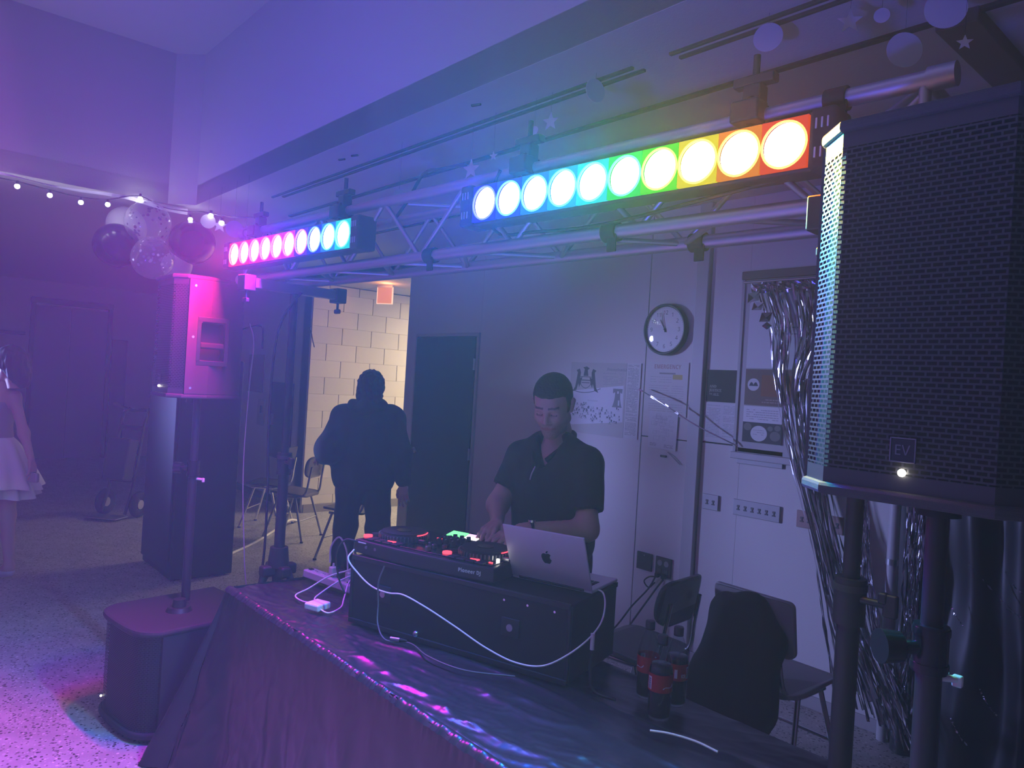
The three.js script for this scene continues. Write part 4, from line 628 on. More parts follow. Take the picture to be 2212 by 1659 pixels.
{
  const t = thing('foil_curtain', 'crinkled silver foil fringe curtain swept aside over the bulletin board', 'curtain', [0, 0, 0]);
  const hp = [], hi = []; for (let i = 0; i <= 40; i++) for (let j = 0; j <= 5; j++) { const x = -2.37 + 0.72 * i / 40, y = 2.355 - 0.012 * j + 0.004 * rr(-1, 1) - (i < 3 ? 0.02 * (3 - i) * j / 5 : 0); hp.push(x + 0.003 * rr(-1, 1), y, ZB + 0.09 + 0.012 * rr(-1, 1)); if (i && j) { const k = (i - 1) * 6 + j - 1; hi.push(k, k + 1, k + 7, k, k + 7, k + 6); } }
  let g = new THREE.BufferGeometry(); g.setAttribute('position', new THREE.Float32BufferAttribute(hp, 3)); g.setIndex(hi); g = g.toNonIndexed(); g.computeVertexNormals(); mesh('header', g, foil, t);
  mesh('rod', rod([-2.42, 2.365, ZB + 0.08], [-1.5, 2.365, ZB + 0.08], 0.008), m.steel, t);
  const L = []; // gathered strands: fan at the top, drawn together half way, opening again to the floor
  for (let i = 0; i < 80; i++) { const u = rnd(), s = u * u * 0.9, x0 = -2.36 + 0.62 * u, z = ZB + 0.06 + rr(0, 0.07), k = rr(-0.03, 0.03); L.push(strand([[x0, 2.33, z], [x0 + 0.10 * (1 - u), 2.08, z], [-2.20 + 0.32 * u + 0.035 * k, 1.78, z], [-2.035 + 0.16 * u + k, 1.36, z + 0.02], [-1.86 + 0.12 * u + k, 0.88, z + 0.03], [-1.75 + 0.16 * u + 2 * k, 0.55, z + 0.06], [-1.62 + 0.24 * u + 3 * k, rr(0.12, 0.35), z + 0.12]], 0.006)); }
  const f = mesh('fringe', join(L), foil, t); f.userData.kind = 'stuff';
  for (const [x, y, s] of [[-2.33, 2.27, 0.05], [-2.30, 2.215, 0.042], [-2.245, 2.15, 0.045], [-2.235, 2.10, 0.028]]) mesh('crumpled_fold', new THREE.OctahedronGeometry(s, 0).scale(1, 0.8, 0.25), foil, t, [x, y, ZB + 0.12], [rr(0, 1), rr(0, 1), rr(0, 2)]);
  const h = thing('foil_strands', 'loose silver foil strands hanging right of the truss stand', 'curtain', [0, 0, 0]); const H2 = [], H3 = [];
  for (let i = 0; i < 34; i++) { const x = -1.39 + rr(0, 0.07); H2.push(strand([[x, 1.75, ZB + 0.16], [x + rr(-0.02, 0.02), 1.2, ZB + 0.17], [x + rr(-0.03, 0.03), 0.75, ZB + 0.18], [x + rr(-0.05, 0.05), rr(0.2, 0.5), ZB + 0.18]], 0.004)); }
  for (let i = 0; i < 26; i++) { const x = -1.70 + rr(-0.03, 0.03); H3.push(strand([[x + 0.02, 1.45, ZB + 0.1], [x + 0.07, 1.0, ZB + 0.1], [x + rr(0.12, 0.2), 0.55, ZB + 0.15], [x + rr(0.3, 0.42), rr(0.05, 0.2), ZB + 0.25]], 0.004)); }
  mesh('hanging_fringe', join(H2), foil, h).userData.kind = 'stuff'; mesh('trailing_fringe', join(H3), foil, h).userData.kind = 'stuff';
  const b = thing('black_curtain', 'black foil curtain covering the wall below the right loudspeaker', 'curtain', [0, 0, 0]), cp = [], ci = [], nx = 150, ny = 30;
  for (let i = 0; i <= nx; i++) for (let j = 0; j <= ny; j++) { const x = -1.435 + 1.7 * i / nx, y = 0.01 + 2.3 * j / ny; cp.push(x, y, ZB + 0.14 + 0.03 * Math.sin(x * 26 + 2 * noise.noise(x * 3, y, 1)) + 0.02 * noise.noise(x * 9, y * 3, 5)); if (i && j) { const k = (i - 1) * (ny + 1) + j - 1; ci.push(k, k + ny + 1, k + ny + 2, k, k + ny + 2, k + 1); } }
  g = new THREE.BufferGeometry(); g.setAttribute('position', new THREE.Float32BufferAttribute(cp, 3)); g.setIndex(ci); g.computeVertexNormals(); mesh('sheet', g, M([0.022, 0.023, 0.026], 0.4, 0, { side: THREE.DoubleSide }), b);
  mesh('rod', rod([-1.46, 2.33, ZB + 0.14], [0.3, 2.33, ZB + 0.14], 0.012), m.black, b);
  const s2 = [[-1.12, 0.99, -0.84, 0.75, 'longest silver thread high on the black curtain'], [-0.95, 0.94, -0.80, 0.86, 'silver thread at the top right of the black curtain'], [-1.19, 0.80, -1.12, 0.70, 'short steep silver thread at the left of the black curtain'], [-0.97, 0.83, -0.78, 0.79, 'nearly level silver thread at the right of the black curtain'], [-1.05, 0.45, -0.98, 0.36, 'short silver thread right of the white pole pin'], [-1.16, 0.28, -1.08, 0.18, 'lowest silver thread on the black curtain']];
  for (const [x0, y0, x1, y1, label] of s2) { const o = thing('foil_thread', label, 'tinsel', [0, 0, 0], 0, 'silver threads on the black curtain'); mesh('thread', strand([[x0, y0, ZB + 0.2], [(x0 + x1) / 2, (y0 + y1) / 2 - 0.01, ZB + 0.205], [x1, y1, ZB + 0.2]], 0.003), foil, o); }
  const p = thing('corner_pipe', 'pale vertical pipe between the wall and the black curtain', 'pipe', [-1.505, 0, ZB + 0.05]); mesh('pipe', cyl(0.028, 0.028, 2.4, 20).translate(0, 1.2, 0), m.trim, p); mesh('strap', cyl(0.032, 0.032, 0.03, 20), m.steel, p, [0, 0.9, 0]);
}
// ------------------------------------------------------------------ decorations under the ceiling
{
  const pts = [[-6.02, 2.87, 0.2], [-6.02, 2.85, -0.3], [-6.02, 2.845, -0.74], [-6.02, 2.83, -0.93], [-6.02, 2.82, -1.12], [-6.02, 2.84, -1.29], [-6.02, 2.91, -1.5], [-6.02, 2.86, -1.68], [-6.0, 2.86, -1.83], [-5.6, 2.8, -1.83], [-5.2, 2.72, -1.82], [-4.85, 2.66, -1.81], [-4.55, 2.62, -1.8]];
  const t = thing('string_lights', 'string of small white bulbs along the edge of the ceiling drop', 'string lights', [0, 0, 0]);
  mesh('wire', tube(pts, 0.004, 120, 6), m.cableBlack, t);
  for (const [x, y, z] of [[-6.0, 2.82, 0.1], [-6.0, 2.815, -0.35], [-6.0, 2.81, -0.74], [-6.0, 2.79, -0.93], [-6.0, 2.78, -1.12], [-6.0, 2.80, -1.29], [-5.99, 2.885, -1.5], [-5.98, 2.80, -1.86], [-5.38, 2.74, -1.81], [-5.13, 2.655, -1.80]]) {
    const b = mesh('light_bulb', new THREE.SphereGeometry(0.017, 16, 12), glow([0.95, 0.97, 1.0], 7), t, [x, y, z]); mesh('socket', cyl(0.008, 0.01, 0.025, 12), m.black, b, [0, 0.024, 0]);
    const l = new THREE.PointLight(new THREE.Color().setRGB(0.9, 0.92, 1), 0.06); l.position.set(x + 0.0, y, z); l.castShadow = true; t.add(l);
  }
  const g = thing('paper_streamer', 'pale twisted streamer pinned along the lower edge of the ceiling drop', 'streamer', [0, 0, 0]); const sp = [], si = [];
  for (let i = 0; i <= 160; i++) { const z = 0.4 - 2.25 * i / 160, a = i * 0.16, w = 0.028 * (0.6 + 0.4 * Math.sin(i * 0.05)), y = 2.875 + 0.01 * Math.sin(i * 0.11); sp.push(-6.028 - 0 + 0.012 * Math.sin(a), y - w, z, -6.028 + 0.012 * Math.cos(a * 0.7), y + w * 0.6, z); if (i) { const k = 2 * i; si.push(k - 2, k, k + 1, k - 2, k + 1, k - 1); } }
  const sg = new THREE.BufferGeometry(); sg.setAttribute('position', new THREE.Float32BufferAttribute(sp, 3)); sg.setIndex(si); sg.computeVertexNormals(); mesh('ribbon', sg, M([0.6, 0.6, 0.62], 0.5, 0, { side: THREE.DoubleSide }), g);
}
{ // balloons
  const prof = [[0.001, -1.0]], R = 0.155; const pr = []; for (let i = 0; i <= 26; i++) { const a = -Math.PI / 2 + Math.PI * i / 26; pr.push([Math.max(0.0005, Math.cos(a) * R * (1 - 0.10 * Math.max(0, -Math.sin(a)))), Math.sin(a) * R * (Math.sin(a) < 0 ? 1.18 : 1.0)]); }
  const bg = lathe(pr, 36), knot = lathe([[0.002, 0.02], [0.007, 0.008], [0.012, -0.004], [0.003, 0.0]], 14);
  const clear = new THREE.MeshPhysicalMaterial({ color: new THREE.Color().setRGB(0.86, 0.86, 0.92), roughness: 0.1, transmission: 0.86, thickness: 0, ior: 1.35 });
  const milky = new THREE.MeshPhysicalMaterial({ color: new THREE.Color().setRGB(0.72, 0.72, 0.76), roughness: 0.3, transmission: 0.25, thickness: 0 });
  const navy = new THREE.MeshPhysicalMaterial({ color: new THREE.Color().setRGB(0.004, 0.005, 0.04), roughness: 0.25, clearcoat: 0.05 });
  const cA = M([0.02, 0.02, 0.05], 0.3, 0.3), cB = M([0.7, 0.68, 0.75], 0.25, 0.6);
  for (const [label, mat, p, tilt, conf, s] of [
    ['large clear balloon with dark confetti, top of the cluster', clear, [-6.013, 2.722, -1.569], [0.5, 0, -0.5], cA, 1.05],
    ['milky white balloon behind the top confetti balloon', milky, [-6.40, 2.745, -1.51], [0.9, 0, 0.3], null, 0.9],
    ['dark navy balloon at the left of the cluster', navy, [-6.217, 2.547, -1.412], [0.5, 0, 0.8], null, 1.05],
    ['dark navy balloon at the right of the cluster', navy, [-6.03, 2.63, -1.90], [-0.6, 0, 0.7], null, 1.1],
    ['clear balloon with pale confetti at the bottom of the cluster', clear, [-5.925, 2.45, -1.593], [0.2, 0, 2.4], cB, 0.98],
    ['small milky balloon low at the right of the cluster', milky, [-6.07, 2.44, -1.81], [-0.5, 0, 2.2], null, 0.72]]) {
    const t = thing('balloon', label, 'balloon', p, 0, 'balloons in the corner cluster'); t.rotation.set(...tilt); t.scale.setScalar(s);
    mesh('skin', bg, mat, t); mesh('knot', knot, mat, t, [0, -R * 1.2, 0]);
    if (conf) { const gs = []; for (let i = 0; i < 60; i++) { const a = rr(0, 6.28), e = rr(-0.9, 1.1), r = R * 0.955; const q = new THREE.CircleGeometry(rr(0.006, 0.013), 8); q.lookAt(V(Math.cos(a) * Math.cos(e), Math.sin(e), Math.sin(a) * Math.cos(e))); q.translate(Math.cos(a) * Math.cos(e) * r, Math.sin(e) * r, Math.sin(a) * Math.cos(e) * r); gs.push(q); } const c = mesh('confetti', join(gs), Object.assign(conf, { side: THREE.DoubleSide }), t); c.userData.kind = 'stuff'; }
  }
}
{ // stars and discs hanging under the ceiling
  const foilW = M([0.5, 0.5, 0.52], 0.4, 0.25), star = (R) => { const p = []; for (let i = 0; i < 10; i++) { const a = Math.PI / 2 + i * Math.PI / 5, r = i % 2 ? R * 0.42 : R; p.push([Math.cos(a) * r, Math.sin(a) * r]); } return extrude(p, 0.0012, 0.0004); };
  const face = Math.atan2(1, 1.0);
  const list = [
    ['s', [-1.005, 2.785, -2.1], 0.036, 0.25, 'large white star hanging above the right light bar, between two discs'], ['d', [-0.915, 2.772, -2.1], 0.021, 0.2, 'small white disc right of the large hanging star'], ['d', [-0.75, 2.735, -2.1], 0.052, 0.3, 'big white disc hanging at the top right of the picture'], ['d', [-1.265, 2.82, -2.1], 0.045, 0.1, 'faint large disc hanging left of the large white star'],
    ['s', [-2.242, 2.775, -2.1], 0.040, 0, 'medium star hanging above the middle of the truss'], ['s', [-2.766, 2.67, -2.1], 0.050, 0, 'star hanging at the inner end of the right light bar'], ['s', [-2.606, 2.702, -2.1], 0.022, 0, 'tiny star hanging in the row above the truss'], ['d', [-2.339, 2.76, -2.1], 0.018, 0, 'small disc hanging beside the medium star'],
    ['d', [-1.98, 2.83, -2.08], 0.045, 1.1, 'edge-on curled disc hanging left of the second light-bar clamp'], ['d', [-0.80, 2.60, -1.98], 0.045, 0.5, 'disc hanging beside the right end of the truss'], ['s', [-0.70, 2.63, -2.1], 0.02, 0.2, 'tiny star hanging by the right end of the truss'],
    ['d', [-5.398, 2.70, -1.80], 0.05, 1.0, 'oval disc hanging nearest the balloon cluster'], ['s', [-5.135, 2.635, -1.79], 0.05, 0.9, 'narrow star hanging between two oval discs by the balloons'], ['d', [-4.861, 2.58, -1.79], 0.055, 1.0, 'oval disc hanging above the left light bar'], ['s', [-4.66, 2.55, -1.79], 0.035, 1.1, 'thin star hanging above the left light bar'],
    ['d', [-3.3, 2.62, -2.05], 0.03, 0.9, 'dim disc hanging above the gap between the light bars']];
  for (const [k, p, r, turn, label] of list) {
    const t = thing(k === 's' ? 'star_ornament' : 'disc_ornament', label, 'ornament', p, face + turn - 0.5, 'hanging stars and discs');
    mesh('foil', k === 's' ? star(r) : cyl(r, r, 0.002, 32).rotateX(Math.PI / 2), foilW, t); mesh('thread', rod([0, r, 0], [0, HL - p[1] - 0.002, 0], 0.0004, 0.0004, 4), m.groove, t);
  }
}
// ------------------------------------------------------------------ chairs
function schoolChair(label, at, turn, seatM, backM, legM, backShape = 'round') { // faces +z
  const t = thing('school_chair', label, 'chair', [at[0], 0, at[1]], turn, 'school chairs');
  const curved = (w, h, r, bend, dep) => { const s = new THREE.Shape(), x = w / 2, y = h / 2; s.moveTo(-x + r, -y); s.lineTo(x - r, -y); s.quadraticCurveTo(x, -y, x, -y + r); s.lineTo(x, y - r); s.quadraticCurveTo(x, y, x - r, y); s.lineTo(-x + r, y); s.quadraticCurveTo(-x, y, -x, y - r); s.lineTo(-x, -y + r); s.quadraticCurveTo(-x, -y, -x + r, -y); 
    const g = new THREE.ExtrudeGeometry(s, { depth: 0.012, bevelEnabled: true, bevelSize: 0.004, bevelThickness: 0.004, bevelSegments: 2, curveSegments: 8, steps: 1 }); const p = g.attributes.position; for (let i = 0; i < p.count; i++) { const u = p.getX(i) / x; p.setZ(i, p.getZ(i) + bend * u * u); } g.computeVertexNormals(); return g; };
  mesh('seat', curved(0.40, 0.38, 0.09, 0.02, 0.01).rotateX(-Math.PI / 2), seatM, t, [0, 0.44, 0.0], [-0.06, 0, 0]);
  mesh('backrest', backShape === 'round' ? curved(0.36, 0.21, 0.095, 0.035, 0.01) : curved(0.38, 0.24, 0.03, 0.03, 0.01), backM, t, [0, 0.73, -0.235], [-0.16, 0, 0]);
  for (const s of [-1, 1]) {
    mesh('post', tube([[s * 0.13, 0.74, -0.235], [s * 0.135, 0.62, -0.215], [s * 0.15, 0.47, -0.185], [s * 0.16, 0.435, -0.12], [s * 0.16, 0.428, 0.12]], 0.011, 30), legM, t);
    for (const z of [-1, 1]) { const l = mesh('leg', rod([s * 0.16, 0.43, z * 0.09], [s * 0.21, 0.012, z * 0.21], 0.0115), legM, t); mesh('glide', cyl(0.015, 0.017, 0.014, 12), m.rubber, l, [s * 0.21, 0.007, z * 0.21]); }
  }
  mesh('stretcher', rod([-0.185, 0.2, -0.155], [0.185, 0.2, -0.155], 0.007), legM, t); mesh('stretcher', rod([-0.185, 0.2, 0.155], [0.185, 0.2, 0.155], 0.007), legM, t);
  return t;
}
const legDull = M([0.30, 0.30, 0.31], 0.35, 0.8), seatBrown = M([0.055, 0.045, 0.045], 0.45), seatGrey = M([0.34, 0.33, 0.33], 0.5);
const facing = (x, z) => Math.atan2(x, z);
schoolChair('chair with a round dark back standing before the lit opening', [-7.04, -3.36], facing(-0.8, 0.6), seatBrown, seatBrown, legDull);
schoolChair('chair half hidden behind the man in the opening', [-6.02, -3.42], facing(-0.8, 0.5), seatBrown, seatBrown, legDull);
schoolChair('chair with a square dark back at the far left of the opening', [-7.68, -3.36], facing(-0.7, 0.7), m.dark, m.dark, m.chrome, 'square');
schoolChair('dark chair turned sideways beside the jacket, behind the bottles', [-2.225, -2.87], facing(-1, 0.1), seatBrown, M([0.05, 0.05, 0.055], 0.4), m.chrome);
schoolChair('grey chair with the black jacket hung over its back', [-1.655, -3.13], facing(0.05, -1), seatGrey, seatGrey, m.chrome, 'square');
{ // jacket hung over the chair
  const f = capsules([
    [[-1.76, 0.775, -2.86], [-1.62, 0.775, -2.86], 0.045, 0.048], [[-1.62, 0.775, -2.86], [-1.535, 0.69, -2.86], 0.045, 0.045], [[-1.76, 0.76, -2.85], [-1.80, 0.45, -2.76], 0.05, 0.06], [[-1.54, 0.67, -2.85], [-1.515, 0.42, -2.79], 0.04, 0.05], [[-1.69, 0.74, -2.84], [-1.68, 0.3, -2.74], 0.07, 0.085], [[-1.60, 0.7, -2.84], [-1.57, 0.34, -2.76], 0.06, 0.07], [[-1.78, 0.5, -2.79], [-1.78, 0.28, -2.72], 0.055, 0.075], [[-1.66, 0.79, -2.90], [-1.68, 0.5, -2.96], 0.045, 0.055]], 0.08);
  const t = thing('jacket', 'black jacket draped over the grey chair beside the wall', 'jacket', [0, 0, 0]);
  mesh('cloth', sdfMesh((x, y, z) => f(x, y, z) + 0.010 * noise.noise(x * 14, y * 5, z * 14), [-2.12, 0.1, -3.1], [-1.42, 0.95, -2.66], 0.014), M([0.012, 0.014, 0.017], 0.8), t);
  mesh('zipper', tube([[-1.60, 0.60, -2.75], [-1.605, 0.54, -2.735], [-1.61, 0.49, -2.722]], 0.003), m.steel, t);
}
{ // hand truck in the dark corner
  const t = thing('hand_truck', 'dark hand truck standing in the unlit corner left of the cabinet', 'hand truck', [-8.75, 0, -2.18], 0.7);
  for (const x of [-0.14, 0.14]) mesh('rail', tube([[x, 0.05, 0.12], [x, 0.3, 0.02], [x, 0.9, -0.1], [x, 1.1, -0.16], [x * 0.8, 1.16, -0.22]], 0.016), m.black, t);
  mesh('handle', tube([[-0.3, 1.2, -0.2], [-0.12, 1.14, -0.22], [0.12, 1.14, -0.22], [0.16, 1.1, -0.2]], 0.018), m.black, t);
  for (const y of [0.4, 0.7, 0.95]) mesh('cross_bar', box(0.3, 0.05, 0.02, 0.004), m.black, t, [0, y, 0.02 - (y - 0.3) * 0.2]);
  mesh('load_box', box(0.26, 0.45, 0.16, 0.02), m.black, t, [0, 0.62, 0.05], [-0.18, 0, 0]);
  mesh('toe_plate', box(0.36, 0.012, 0.2, 0.003), m.steel, t, [0, 0.03, 0.22]);
  for (const x of [-0.2, 0.2]) { const w = mesh('wheel', new THREE.TorusGeometry(0.1, 0.04, 12, 28).rotateY(Math.PI / 2), m.rubber, t, [x, 0.14, -0.02]); mesh('wheel_hub', cyl(0.05, 0.05, 0.05, 18).rotateZ(Math.PI / 2), M([0.4, 0.4, 0.42], 0.4), w); }
}
// ------------------------------------------------------------------ people
const ell = (x, y, z, c, r) => { const X = x - c[0], Y = y - c[1], Z = z - c[2], k0 = Math.hypot(X / r[0], Y / r[1], Z / r[2]), k1 = Math.hypot(X / (r[0] * r[0]), Y / (r[1] * r[1]), Z / (r[2] * r[2])); return k1 < 1e-9 ? -Math.min(...r) : k0 * (k0 - 1) / k1; };
function paint(g, fn) { const p = g.attributes.position, c = new Float32Array(p.count * 3); for (let i = 0; i < p.count; i++) { const q = fn(p.getX(i), p.getY(i), p.getZ(i)); c[3 * i] = q[0]; c[3 * i + 1] = q[1]; c[3 * i + 2] = q[2]; } g.setAttribute('color', new THREE.BufferAttribute(c, 3)); return g; }
function frame(pos, fwd, up = [0, 1, 0]) { const z = A(fwd).normalize(), x = A(up).cross(z).normalize(), y = z.clone().cross(x); return new THREE.Matrix4().makeBasis(x, y, z).setPosition(...pos); }
const faceBits = capsules([[[-0.05, -0.055, 0.0], [0, -0.094, 0.052], 0.024, 0.024], [[0.05, -0.055, 0.0], [0, -0.094, 0.052], 0.024, 0.024], [[0, -0.095, 0.06], [0, -0.09, 0.05], 0.022, 0.022], [[-0.034, 0.022, 0.074], [0.034, 0.022, 0.074], 0.012, 0.012], [[-0.038, -0.022, 0.06], [-0.03, -0.03, 0.064], 0.023, 0.02], [[0.038, -0.022, 0.06], [0.03, -0.03, 0.064], 0.023, 0.02], [[0, -0.06, -0.02], [0, -0.17, -0.05], 0.052, 0.056]], 0.03);
const noseLips = capsules([[[0, 0.012, 0.085], [0, -0.028, 0.104], 0.007, 0.011], [[-0.011, -0.034, 0.092], [0.011, -0.034, 0.092], 0.009, 0.009], [[-0.019, -0.058, 0.083], [0.019, -0.058, 0.083], 0.006, 0.006], [[-0.016, -0.067, 0.081], [0.016, -0.067, 0.081], 0.0065, 0.0065]], 0.012);
const ears = capsules([[[0.076, -0.022, -0.008], [0.083, 0.02, -0.02], 0.008, 0.013], [[-0.076, -0.022, -0.008], [-0.083, 0.02, -0.02], 0.008, 0.013]], 0.006);
const eyes = capsules([[[0.031, 0.003, 0.071], [0.031, 0.003, 0.0711], 0.0128, 0.0128], [[-0.031, 0.003, 0.071], [-0.031, 0.003, 0.0711], 0.0128, 0.0128]], 0.002);
const skull = (x, y, z) => smin(ell(x, y, z, [0, 0.035, -0.015], [0.076, 0.089, 0.097]), ell(x, y, z, [0, -0.03, 0.028], [0.061, 0.084, 0.062]), 0.03);
function headField(x, y, z) {
  let d = smin(skull(x, y, z), faceBits(x, y, z), 0.025);
  for (const s of [-1, 1]) { const e = ell(x, y, z, [s * 0.031, 0.002, 0.093], [0.017, 0.011, 0.014]); d = Math.max(d, -e) * 1 + 0; d = -smin(-d, e, 0.01); }
  d = smin(d, eyes(x, y, z), 0.004); d = smin(d, noseLips(x, y, z), 0.012); return smin(d, ears(x, y, z), 0.008);
}
const skinM = new THREE.MeshPhysicalMaterial({ color: 0xffffff, vertexColors: true, roughness: 0.5, sheen: 0.2 });
function headGeo(mtx, skin, beard) {
  const g = sdfMesh(headField, [-0.11, -0.18, -0.135], [0.11, 0.15, 0.135], 0.0042);
  paint(g, (x, y, z) => { let c = skin.slice();
    const mix = (q, k) => { c = c.map((v, i) => v + (q[i] - v) * k); };
    if (beard) { const b = Math.max(0, Math.min(1, (-0.038 - y) * 40 + Math.abs(x) * 6 - 0.1)) * (z > -0.01 && y > -0.125 ? 1 : 0) * (0.55 + 0.45 * noise.noise(x * 900, y * 900, z * 900)); mix([0.10, 0.06, 0.045], 0.5 * b); }
    if (Math.abs(y + 0.063) < 0.009 - Math.abs(x) * 0.22 && z > 0.075) mix([0.42, 0.16, 0.14], 0.6);
    for (const s of [-1, 1]) { const u = (x * s - 0.031), arch = 0.0265 + 0.004 * Math.cos(u * 60); if (Math.abs(u) < 0.021 && Math.abs(y - arch) < 0.0042 && z > 0.05) mix([0.05, 0.03, 0.022], 0.8); if (Math.abs(u) < 0.014 && Math.abs(y + 0.005 - u * u * 12) < 0.0026 && z > 0.06) mix([0.04, 0.025, 0.02], 0.85); }
    return c; });
  g.applyMatrix4(mtx); return g;
}
function hand(wrist, dir, back, thumbSide, curl, s = 1) { // capsules in world space
  const d = A(dir).normalize(), n = A(back).addScaledVector(d, -A(back).dot(d)).normalize(), side = d.clone().cross(n).multiplyScalar(thumbSide), w = A(wrist), L = [];
  const P = (a, b, c) => w.clone().addScaledVector(d, a * s).addScaledVector(side, b * s).addScaledVector(n, c * s).toArray();
  const kn = [[0.088, 0.027], [0.092, 0.009], [0.088, -0.010], [0.079, -0.027]], len = [[0.042, 0.026, 0.02], [0.046, 0.029, 0.021], [0.042, 0.027, 0.02], [0.033, 0.02, 0.017]];
  kn.forEach(([a, b], i) => { L.push([P(0.01, b * 0.55, 0), P(a, b, 0.002), 0.015 * s, 0.0115 * s]); let p = A(P(a, b, 0.002)), ang = curl[i] * 0.5; len[i].forEach((l, k) => { const q = p.clone().addScaledVector(d, Math.cos(ang) * l * s).addScaledVector(n, -Math.sin(ang) * l * s).addScaledVector(side, b * 0.22 * l / 0.04 * s); L.push([p.toArray(), q.toArray(), (0.0092 - k * 0.0009) * s, (0.0086 - k * 0.001) * s]); p = q; ang += curl[i]; }); });
  const t0 = P(0.025, 0.022, -0.004), t1 = P(0.055, 0.048, -0.014), t2 = P(0.082, 0.056, -0.022), t3 = P(0.104, 0.056, -0.03); L.push([t0, t1, 0.014 * s, 0.0115 * s], [t1, t2, 0.0105 * s, 0.0095 * s], [t2, t3, 0.0092 * s, 0.0075 * s]);
  return L;
}
function boundsOf(list, pad) { const lo = [9e9, 9e9, 9e9], hi = [-9e9, -9e9, -9e9]; for (const [a, b, r, q] of list) for (const p of [a, b]) for (let i = 0; i < 3; i++) { const R = Math.max(r, q ?? r) + pad; lo[i] = Math.min(lo[i], p[i] - R); hi[i] = Math.max(hi[i], p[i] + R); } return [lo, hi]; }
function capMesh(list, k, cell, wob = 0, cuts = []) { const f = capsules(list, k), [lo, hi] = boundsOf(list, 0.03); return sdfMesh((x, y, z) => { let d = f(x, y, z); if (wob) d += wob * noise.noise(x * 11, y * 7, z * 11); for (const [p, n] of cuts) d = Math.max(d, (x - p[0]) * n[0] + (y - p[1]) * n[1] + (z - p[2]) * n[2]); return d; }, lo, hi, cell); }
const lerp = (a, b, t) => a.map((v, i) => v + (b[i] - v) * t);
const tinted = (g, c) => paint(g, () => c);
const people = (list) => { const g = mergeGeometries(list.map((q) => { const n = q.clone(); n.deleteAttribute('uv'); return n; })); return g; };

